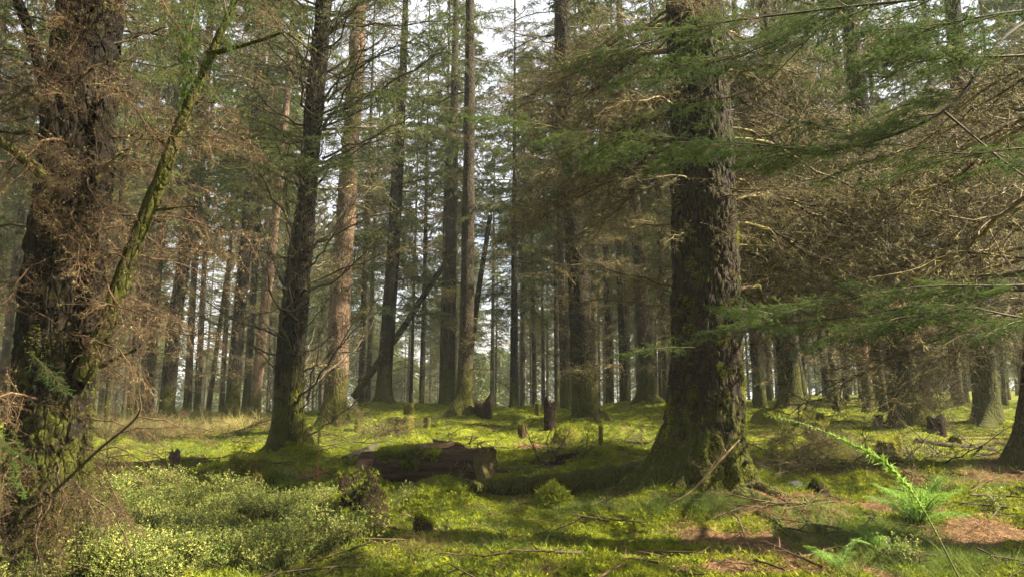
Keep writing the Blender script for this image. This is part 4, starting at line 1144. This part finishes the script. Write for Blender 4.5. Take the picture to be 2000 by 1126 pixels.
wlog("black stick running right from the brushwood heap", [(800, 850), (850, 862), (900, 868)], [0.04, 0.03, 0.02], ROT_DARK, twigs=2, seed=3)
wlog("low mossy fallen trunk behind the ferns at the right", [(1790, 866), (1860, 874), (1945, 882)], [0.07, 0.065, 0.05], GREYWOOD, "fallen_log", "log", seed=4, moss=600)
wlog("moss covered fallen trunk against the reddish spruce foot", [(1865, 870), (1920, 868), (1985, 865)], [0.12, 0.13, 0.13], STUMP, "fallen_log", "log", seed=5, moss=4000)
wlog("long dead bough sweeping over the ground towards the reddish spruce foot", [(1640, 912), (1760, 918), (1850, 908), (1930, 895)], [0.02, 0.035, 0.04, 0.05], ROT, twigs=12, seed=6, lib=DEADUP, sc=(.3, .6))
wlog("second dead bough lying parallel behind the long sweeping one", [(1700, 905), (1800, 905), (1880, 900), (1920, 870, 12.6)], [0.015, 0.03, 0.03, 0.015], ROT, twigs=8, seed=7, sc=(.3, .55))
wlog("dry brushwood bough right of the huge trunk, dense with twigs", [(1500, 920), (1600, 905), (1720, 908)], [0.02, 0.025, 0.02], ROT_DARK, twigs=22, seed=8, lib=DEADTHICK, sc=(.3, .55))
wlog("dry brushwood bough rising behind the round mossy stump", [(1490, 890), (1560, 885), (1640, 880)], [0.02, 0.02, 0.01], ROT_DARK, twigs=16, seed=9, lib=DEADTHICK, sc=(.28, .5))
wlog("dark twiggy bough in the clearing right of the cut log", [(1035, 905), (1100, 905), (1175, 900)], [0.025, 0.03, 0.02], ROT_DARK, twigs=7, seed=10, sc=(.25, .5))
wlog("black forked bough just left of the huge root flare", [(1085, 898), (1125, 892), (1170, 885)], [0.05, 0.04, 0.02], ROT_DARK, twigs=4, seed=11, sc=(.25, .45))
wlog("thin stick lying by the pale upright stub", [(1185, 862), (1230, 864), (1275, 866)], [0.03, 0.025, 0.02], GREYWOOD, twigs=4, seed=12, sc=(.2, .4))
wlog("grey half sunken pole in the moss right of the cut log end", [(970, 922), (1030, 918), (1090, 914)], [0.04, 0.045, 0.03], GREYWOOD, twigs=2, seed=13, sc=(.2, .4))
wlog("mossy pole in the grass by the jagged stump", [(175, 945), (260, 950), (400, 955)], [0.05, 0.05, 0.03], STUMP, twigs=1, seed=14, moss=1200)
wlog("short dead stick in front of the cut log end", [(880, 940), (905, 945), (930, 940, 9.55)], [0.04, 0.045, 0.03], ROT, twigs=0, seed=15)
wlog("brushwood bough heaped left of the square mossy stump", [(690, 868), (740, 860), (790, 850)], [0.02, 0.025, 0.02], ROT_DARK, twigs=16, seed=16, lib=DEAD, sc=(.3, .6))
wlog("dead bough with fine twigs left of the dark twin stems", [(440, 850), (490, 832), (540, 815, 17)], [0.02, 0.02, 0.01], GREYWOOD, twigs=8, seed=17, lib=DEAD, sc=(.3, .6))
wlog("lichen covered dead branch leaning in front of the huge trunk", [(1300, 988, 7.9), (1350, 958, 8.0), (1400, 905, 8.1), (1444, 858, 8.35)], [0.010, 0.013, 0.013, 0.010], TWIG, "leaning_branch", "branch", twigs=7, seed=18, lib=DEAD, sc=(.10, .22))
wlog("short root end poking from the needles in the right foreground", [(1480, 1010), (1520, 1030), (1560, 1062)], [0.05, 0.06, 0.03], BARK_NEEDLE, "tree_root", "root", seed=19)
wlog("dark twig lying on the brown needles at the lower right edge", [(1900, 1030), (1950, 1028), (2010, 1034)], [0.012, 0.012, 0.008], ROT_DARK, twigs=2, seed=20, sc=(.1, .2))

# upright saplings and shoots
p = GA(622, 945); o = thing("sapling", "thin red stem of a young sapling in front of the dark twin stems", "sapling", tuple(p))
W = np.array([p, pix(622, 880, p[1]), pix(624, 830, p[1])]) - p
v, q = tubes(spline(W, 14), np.linspace(0.012, 0.005, 14), 5); m = MB(); m.add(v, q); obj("stem", m.mesh("stem", REDSTEM), o)
for k in range(5):
    pth = grow(np.array([[0, 0, 0.1 + 0.02 * k]]), np.array([[math.cos(k * 2.1), math.sin(k * 2.1), 0.3]]), np.array([0.25]), 5, 0.2, 0.1, rng)
    v, q = tubes(pth, np.linspace(0.006, 0.003, 5)[None], 4); m = MB(); m.add(v, q); obj("twig", m.mesh("twig", REDSTEM), o)
b = spline(W, 20)[10:]; bb = np.repeat(b, 30, 0)
v, tr = blades(bb, norm(rng.normal(size=bb.shape) + np.array([0, 0, 1.0])), 0.05, 0.008); m = MB(); m.add(v, None, tr); obj("leaves", m.mesh("leaves", SHOOT), o)

SH = [pix(1890, 1160, 4.3), pix(1800, 990, 4.4), pix(1738, 912, 4.5), pix(1660, 865, 4.6), pix(1570, 828, 4.7), pix(1488, 808, 4.8)]
o = thing("bent_shoot", "long bent green shoot arching up from the lower right corner", "shoot", tuple(SH[0]))
path = spline(np.array(SH), 60) - SH[0]
v, q = tubes(path, np.linspace(0.0055, 0.0028, 60), 6); m = MB(); m.add(v, q); obj("stem", m.mesh("stem", STEM), o)
m = MB()
for k in range(190):
    f = 0.10 + 0.9 * (k / 190.0); i = min(int(f * 59), 58)
    d = norm(path[i + 1] - path[i]); 
    for s_ in range(3):
        dd = norm(d * 0.5 + rng.normal(size=3) * 0.8 + np.array([0, 0, 0.1]))
        L = (0.022 + 0.05 * max(0, 1 - abs(f - 0.45) / 0.3)) * rng.uniform(0.6, 1.2)
        v, tr = blades(path[i][None], dd[None], L, L * 0.22 + 0.002); m.add(v, None, tr)
obj("leaves", m.mesh("leaves", SHOOT), o)

def frond_mesh(seed, L=0.6, arch=0.6, np_=26, wid=0.16):
    r = np.random.default_rng(seed)
    s = np.linspace(0, 1, 16)
    path = np.stack([L * s, 0 * s, L * (0.55 * s - arch * s * s)], 1)
    m = MB(); v, q = tubes(path, np.linspace(0.004, 0.001, 16), 4); m.add(v, q)
    for k in range(np_):
        f = 0.12 + 0.87 * k / np_; i = min(int(f * 15), 14)
        d = norm(path[i + 1] - path[i]); b = path[i] + (path[i + 1] - path[i]) * (f * 15 - i)
        pl = wid * math.sin(PI * min(1, (f * 0.85 + 0.15))) ** 0.8 + 0.01
        for sg in (-1, 1):
            dd = norm(d * 0.35 + np.array([0, sg, 0]) + np.array([0, 0, -0.15]) + r.normal(size=3) * 0.08)
            # pinna: row of leaflets
            nb = 6
            for j in range(nb):
                g_ = j / nb; c0 = b + dd * pl * g_
                for s2 in (-1, 1):
                    d2 = norm(dd * 0.6 + s2 * d)
                    L2 = pl * 0.2 * (1 - g_) + 0.006
                    v, tr = blades(c0[None], d2[None], L2, L2 * 0.36, r); m.add(v, None, tr)
    return m.mesh("frond", FERN)
FR = [frond_mesh(k, 0.6, 0.45 + 0.15 * k) for k in range(3)]
def fern(label, px, py, n, sc, seed, Y=None):
    p = GA(px, py) if Y is None else pix(px, py, Y)
    r = np.random.default_rng(seed)
    o = thing("fern", label, "fern", tuple(p))
    for k in range(n):
        put("frond", FR[r.integers(3)], o, (0, 0, 0.02), r.uniform(0, 6.28), R(r.uniform(10, 55)), r.uniform(-.3, .3), sc * r.uniform(0.7, 1.15))
    return o
fern("bright green fern glowing in the sun at the lower right", 1795, 1030, 14, 1.0, 1)
fern("lower fern in front of the bright one at the bottom right corner", 1720, 1085, 8, 0.6, 2)
fern("fern with spreading fronds beside the jagged stump on the left", 268, 968, 10, 0.75, 3)
fern("small fern on the green slope left of the dark right hand spruce", 1840, 800, 7, 0.9, 4)
fern("small fern peeping out behind the cut log on the right", 1035, 940, 5, 0.35, 5)
fern("feathery fern at the bottom edge right of the brown needles", 1640, 1120, 7, 0.5, 6)

# ------------------------------------------------------------------ ground cover (uncountable)
def scatter(name, label, cat, pts, scl, meshes, tilt=0.25, seed=0):
    """one object: many small plants instanced on a cloud of points"""
    r = np.random.default_rng(seed)
    n = len(pts)
    me = bpy.data.meshes.new(name)
    me.vertices.add(n)
    me.vertices.foreach_set("co", pts.astype(np.float32).ravel())
    a = me.attributes.new("scl", 'FLOAT', 'POINT'); a.data.foreach_set("value", np.asarray(scl, np.float32))
    rot = np.stack([r.normal(size=n) * tilt, r.normal(size=n) * tilt, r.uniform(0, 6.28, n)], 1)
    a = me.attributes.new("rot", 'FLOAT_VECTOR', 'POINT'); a.data.foreach_set("vector", rot.astype(np.float32).ravel())
    a = me.attributes.new("pick", 'INT', 'POINT'); a.data.foreach_set("value", r.integers(0, len(meshes), n).astype(np.int32))
    o = obj(name, me)
    tag(o, label, cat, None, "stuff")
    ng = bpy.data.node_groups.new(name, 'GeometryNodeTree')
    ng.interface.new_socket("Geometry", in_out='INPUT', socket_type='NodeSocketGeometry')
    ng.interface.new_socket("Geometry", in_out='OUTPUT', socket_type='NodeSocketGeometry')
    gi = ng.nodes.new('NodeGroupInput'); go = ng.nodes.new('NodeGroupOutput')
    jn = ng.nodes.new('GeometryNodeJoinGeometry')
    def att(nm, typ):
        x = ng.nodes.new('GeometryNodeInputNamedAttribute'); x.data_type = typ
        x.inputs["Name"].default_value = nm
        return x.outputs["Attribute"]
    S_ = att("scl", 'FLOAT'); R_ = att("rot", 'FLOAT_VECTOR'); K_ = att("pick", 'INT')
    for k, ms in enumerate(meshes):
        src = bpy.data.objects.new(name + "_source", ms)
        oi = ng.nodes.new('GeometryNodeObjectInfo'); oi.inputs["Object"].default_value = src
        cmp_ = ng.nodes.new('FunctionNodeCompare'); cmp_.data_type = 'INT'; cmp_.operation = 'EQUAL'
        ng.links.new(K_, cmp_.inputs[2]); cmp_.inputs[3].default_value = k
        ip = ng.nodes.new('GeometryNodeInstanceOnPoints')
        ng.links.new(gi.outputs[0], ip.inputs["Points"])
        ng.links.new(oi.outputs["Geometry"], ip.inputs["Instance"])
        ng.links.new(cmp_.outputs[0], ip.inputs["Selection"])
        ng.links.new(R_, ip.inputs["Rotation"]); ng.links.new(S_, ip.inputs["Scale"])
        ng.links.new(ip.outputs[0], jn.inputs[0])
    ng.links.new(jn.outputs[0], go.inputs[0])
    md = o.modifiers.new("plants", 'NODES'); md.node_group = ng
    return o
def sample(n, y0, y1, r, pw=1.0, marg=1.0):
    y = y0 + (y1 - y0) * r.random(n) ** pw
    x = r.uniform(-1, 1, n) * (0.78 * y + marg)
    return x, y
def on_ground(x, y, dz=0.0): return np.stack([x, y, ghm(x, y) + dz], 1)

def tuft(seed, n, h, w, spread, matl, lean=0.5, segs=1, bendy=0.5):
    r = np.random.default_rng(seed)
    m = MB()
    b = np.stack([r.normal(size=n) * spread, r.normal(size=n) * spread, np.full(n, -0.01)], 1)
    d = norm(np.stack([r.normal(size=n) * lean, r.normal(size=n) * lean, np.ones(n)], 1))
    if segs == 1:
        v, tr = blades(b, d, r.uniform(0.5, 1.2, n) * h, w, r); m.add(v, None, tr)
    else:
        k = segs + 1
        pts = grow(b, d, r.uniform(0.6, 1.2, n) * h, k, 0.25, -bendy, r)
        sd_ = norm(np.cross(d, r.normal(size=(n, 3))))
        ww = np.linspace(1, 0.08, k)[None, :, None] * w / 2
        v = np.stack([pts - sd_[:, None] * ww, pts + sd_[:, None] * ww], 2).reshape(-1, 3)
        base = (np.arange(n) * k * 2)[:, None]; j = (np.arange(segs) * 2)[None]
        q = np.stack([base + j, base + j + 1, base + j + 3, base + j + 2], -1).reshape(-1, 4)
        m.add(v, q)
    return m.mesh("tuft", matl)
r = np.random.default_rng(21)
# moss
moss_t = [tuft(k, 34, 0.030, 0.010, 0.024, MOSS, 1.5) for k in range(4)]
X, Y_ = sample(150000, 4.2, 13, r, 0.8)
keep = (lit_mask(X, Y_) < 0.36 + 0.25 * r.random(len(X))) & (noise2(X, Y_, 0.5, 2, 4.4) + r.random(len(X)) * 0.4 > 0.45)
X, Y_ = X[keep], Y_[keep]
scatter("moss", "deep yellow green moss carpeting the forest floor", "moss", on_ground(X, Y_, 0.0), r.uniform(0.6, 1.5, len(X)) * (0.5 + 1.3 * noise2(X, Y_, 0.35, 3, 33.0)), moss_t, 0.3, 1)
X, Y_ = sample(60000, 12, 34, r, 0.75)
keep = lit_mask(X, Y_) < 0.5
X, Y_ = X[keep], Y_[keep]
scatter("moss", "moss and short turf covering the ground farther back in the clearing", "moss", on_ground(X, Y_, 0.0), r.uniform(1.0, 2.3, len(X)), moss_t, 0.3, 2)
GP = [(1320, 1000, .35, .10, 260), (1400, 995, .2, .08, 120), (1680, 1050, .35, .25, 420), (1780, 1090, .4, .25, 420), (1560, 960, .15, .1, 60), (1150, 1000, .25, .12, 140), (550, 930, .2, .15, 80), (130, 1110, .3, .2, 160), (1900, 1110, .4, .2, 240)]
# grass
grass_t = [tuft(20 + k, 12, 0.14, 0.0045, 0.03, GRASS, 0.45, 4, 0.8) for k in range(4)]
X, Y_ = sample(30000, 4.2, 34, r, 1.0)
gm = noise2(X, Y_, 1.6, 3, 12.2) + blob(X, Y_, [(1200, 980, 1.5, 0.25, .35), (1750, 1050, .9, .7, .4), (600, 1110, 1.2, .4, .3), (300, 880, 3, 2, .3), (1000, 790, 8, 3, .2), (1800, 1100, .8, .5, .4), (120, 1110, .5, .4, .4)])
keep = gm > 0.54 + 0.12 * r.random(len(X))
X, Y_ = X[keep], Y_[keep]
X2 = np.concatenate([r.normal(GA(a, b)[0], sx_, n_) for a, b, sx_, sy_, n_ in GP]); Y2 = np.concatenate([r.normal(GA(a, b)[1], sy_, n_) for a, b, sx_, sy_, n_ in GP])
X = np.concatenate([X, X2]); Y_ = np.concatenate([Y_, Y2])
scatter("grass", "sparse green grass growing through the moss", "grass", on_ground(X, Y_), r.uniform(0.5, 1.25, len(X)) * (1 + 0.02 * Y_), grass_t, 0.2, 3)
straw_t = [tuft(40 + k, 26, 0.34, 0.005, 0.06, STRAW, 0.55, 5, 1.1) for k in range(4)]
X, Y_ = sample(26000, 5, 32, r, 0.8)
keep = str_mask(X, Y_) > 0.42 + 0.5 * r.random(len(X))
X, Y_ = X[keep], Y_[keep]
hs = np.where(X < -3, 1.7, 0.5)
scatter("dry_grass", "pale straw coloured grass in tussocks at the clearing's left side", "grass", on_ground(X, Y_), r.uniform(0.5, 1.2, len(X)) * hs, straw_t, 0.2, 4)
# bilberry
def berry(seed):
    r = np.random.default_rng(seed)
    m = MB()
    n = 4
    st = grow(np.zeros((n, 3)) + r.normal(size=(n, 3)) * np.array([0.02, 0.02, 0]), np.stack([r.normal(size=n) * .35, r.normal(size=n) * .35, np.ones(n)], 1), r.uniform(.16, .30, n), 6, 0.3, 0.1, r)
    v, q = tubes(st, taper_r(6, n, 0.0022, 0.001), 3); m.add(v, q, None, 1)
    p, d, l = children(st, np.full(n, 0.3), 6, (0.5, 1.0), r, 0.3, 0.8, 0.25, 0.5)
    t2 = grow(p, d, l, 4, 0.3, 0.1, r)
    v, q = tubes(t2, taper_r(4, len(t2), 0.0014, 0.0008), 3); m.add(v, q, None, 1)
    b = np.repeat(np.arange(len(t2)), 7)
    p, d = along(t2, b, 0.15 + 0.84 * r.random(len(b)))
    k = len(b)
    out = norm(d * 0.6 + r.normal(size=(k, 3)) * np.array([.8, .8, .25]))
    sd_ = norm(np.cross(out, np.array([0, 0, 1.0]) + r.normal(size=(k, 3)) * 0.35))
    L = r.uniform(0.008, 0.021, k)[:, None]; w = L * 0.32
    v = np.stack([p, p + out * L * .5 + sd_ * w, p + out * L, p + out * L * .5 - sd_ * w], 1).reshape(-1, 3)
    m.add(v, np.arange(4 * k).reshape(-1, 4), None, 0)
    return m.mesh("bilberry", [BERRY, STEM], smooth=False)
ber_t = [berry(60 + k) for k in range(5)]
X, Y_ = sample(30000, 4.0, 9.2, r, 0.9, 1.5)
keep = ber_mask(X, Y_) + (noise2(X, Y_, 0.45, 3, 41.0) - 0.5) * 1.5 > 0.36 + 0.4 * r.random(len(X))
X, Y_ = X[keep], Y_[keep]
scatter("bilberry_shrubs", "dense low bilberry bushes with pale small leaves in the left foreground", "shrub", on_ground(X, Y_), r.uniform(0.55, 1.2, len(X)) * (0.25 + 1.45 * noise2(X, Y_, 0.5, 2, 51.0)), ber_t, 0.22, 5)
# heather and thin stalks
hea_t = [tuft(80 + k, 16, 0.20, 0.003, 0.03, HEATHER, 0.5, 3, -0.2) for k in range(3)]
X, Y_ = sample(9000, 4.2, 12, r, 0.9)
hm = blob(X, Y_, [(760, 1040, .35, .5, 1), (1150, 1000, .5, .25, .6), (860, 1090, .5, .3, .7), (1520, 1090, .4, .4, .7), (700, 1000, .5, .4, 1), (1850, 1110, .5, .3, .5)]) + (noise2(X, Y_, .5, 2, 2.2) - .5) * 1.3
keep = hm > 0.30 + 0.4 * r.random(len(X))
X, Y_ = X[keep], Y_[keep]
scatter("heather", "thin brown heather stalks scattered in the foreground moss", "heather", on_ground(X, Y_), r.uniform(0.5, 1.1, len(X)), hea_t, 0.2, 6)
# needle litter and twiglets
lit_t = [tuft(90 + k, 14, 0.055, 0.0035, 0.04, LITTER, 6.0) for k in range(3)]
X, Y_ = sample(80000, 4.2, 16, r, 0.85)
keep = lit_mask(X, Y_) + (noise2(X, Y_, .3, 2, 6.6) - .5) * .4 > 0.35 + 0.3 * r.random(len(X))
X, Y_ = X[keep], Y_[keep]
scatter("needle_litter", "brown fallen needles and twig bits on the bare patches", "litter", on_ground(X, Y_, 0.008), r.uniform(0.6, 1.4, len(X)), lit_t, 0.3, 7)

# fallen twigs
def stick(seed):
    r = np.random.default_rng(seed)
    b = grow(np.array([[-.12, 0, 0.006]]), np.array([[1., 0, 0.03]]), np.array([0.3]), 6, 0.25, 0, r)
    m = MB(); v, q = tubes(b, np.linspace(0.006, 0.002, 6)[None], 4); m.add(v, q)
    p, d, l = children(b, np.array([0.3]), 4, (0.5, 1.0), r, 0.2, 0.4, 0.2, 0.5)
    v, q = tubes(grow(p, d, l, 4, 0.3, 0, r), taper_r(4, len(p), 0.0025, 0.0012), 3); m.add(v, q)
    return m.mesh("stick", TWIG_RED)
r = np.random.default_rng(77)
X, Y_ = sample(3600, 4.2, 22, r, 0.9)
scatter("fallen_twigs", "small dead twigs strewn over the forest floor", "twigs", on_ground(X, Y_, 0.015), r.uniform(0.35, 1.0, len(X)) * r.choice([1, 1, 1, 2.5], len(X)), [stick(k) for k in range(5)], 0.12, 9)
# ------------------------------------------------------------------ damp air between the trees
t = NT("air")
pv = t.n("ShaderNodeVolumePrincipled")
pv.inputs["Color"].default_value = (0.90, 0.97, 0.88, 1)
pv.inputs["Density"].default_value = 0.00072
t.l(pv.outputs[0], t.out.inputs["Volume"])
m = MB()
x0, x1, y0, y1, z0, z1 = -430, 430, -140, 520, -60, 34
m.add([(x0, y0, z0), (x1, y0, z0), (x1, y1, z0), (x0, y1, z0), (x0, y0, z1), (x1, y0, z1), (x1, y1, z1), (x0, y1, z1)],
      [(0, 3, 2, 1), (4, 5, 6, 7), (0, 1, 5, 4), (1, 2, 6, 5), (2, 3, 7, 6), (3, 0, 4, 7)])
tag(obj("haze", m.mesh("haze", t.m, False)), "thin damp haze filling the wood", "haze", None, "stuff")
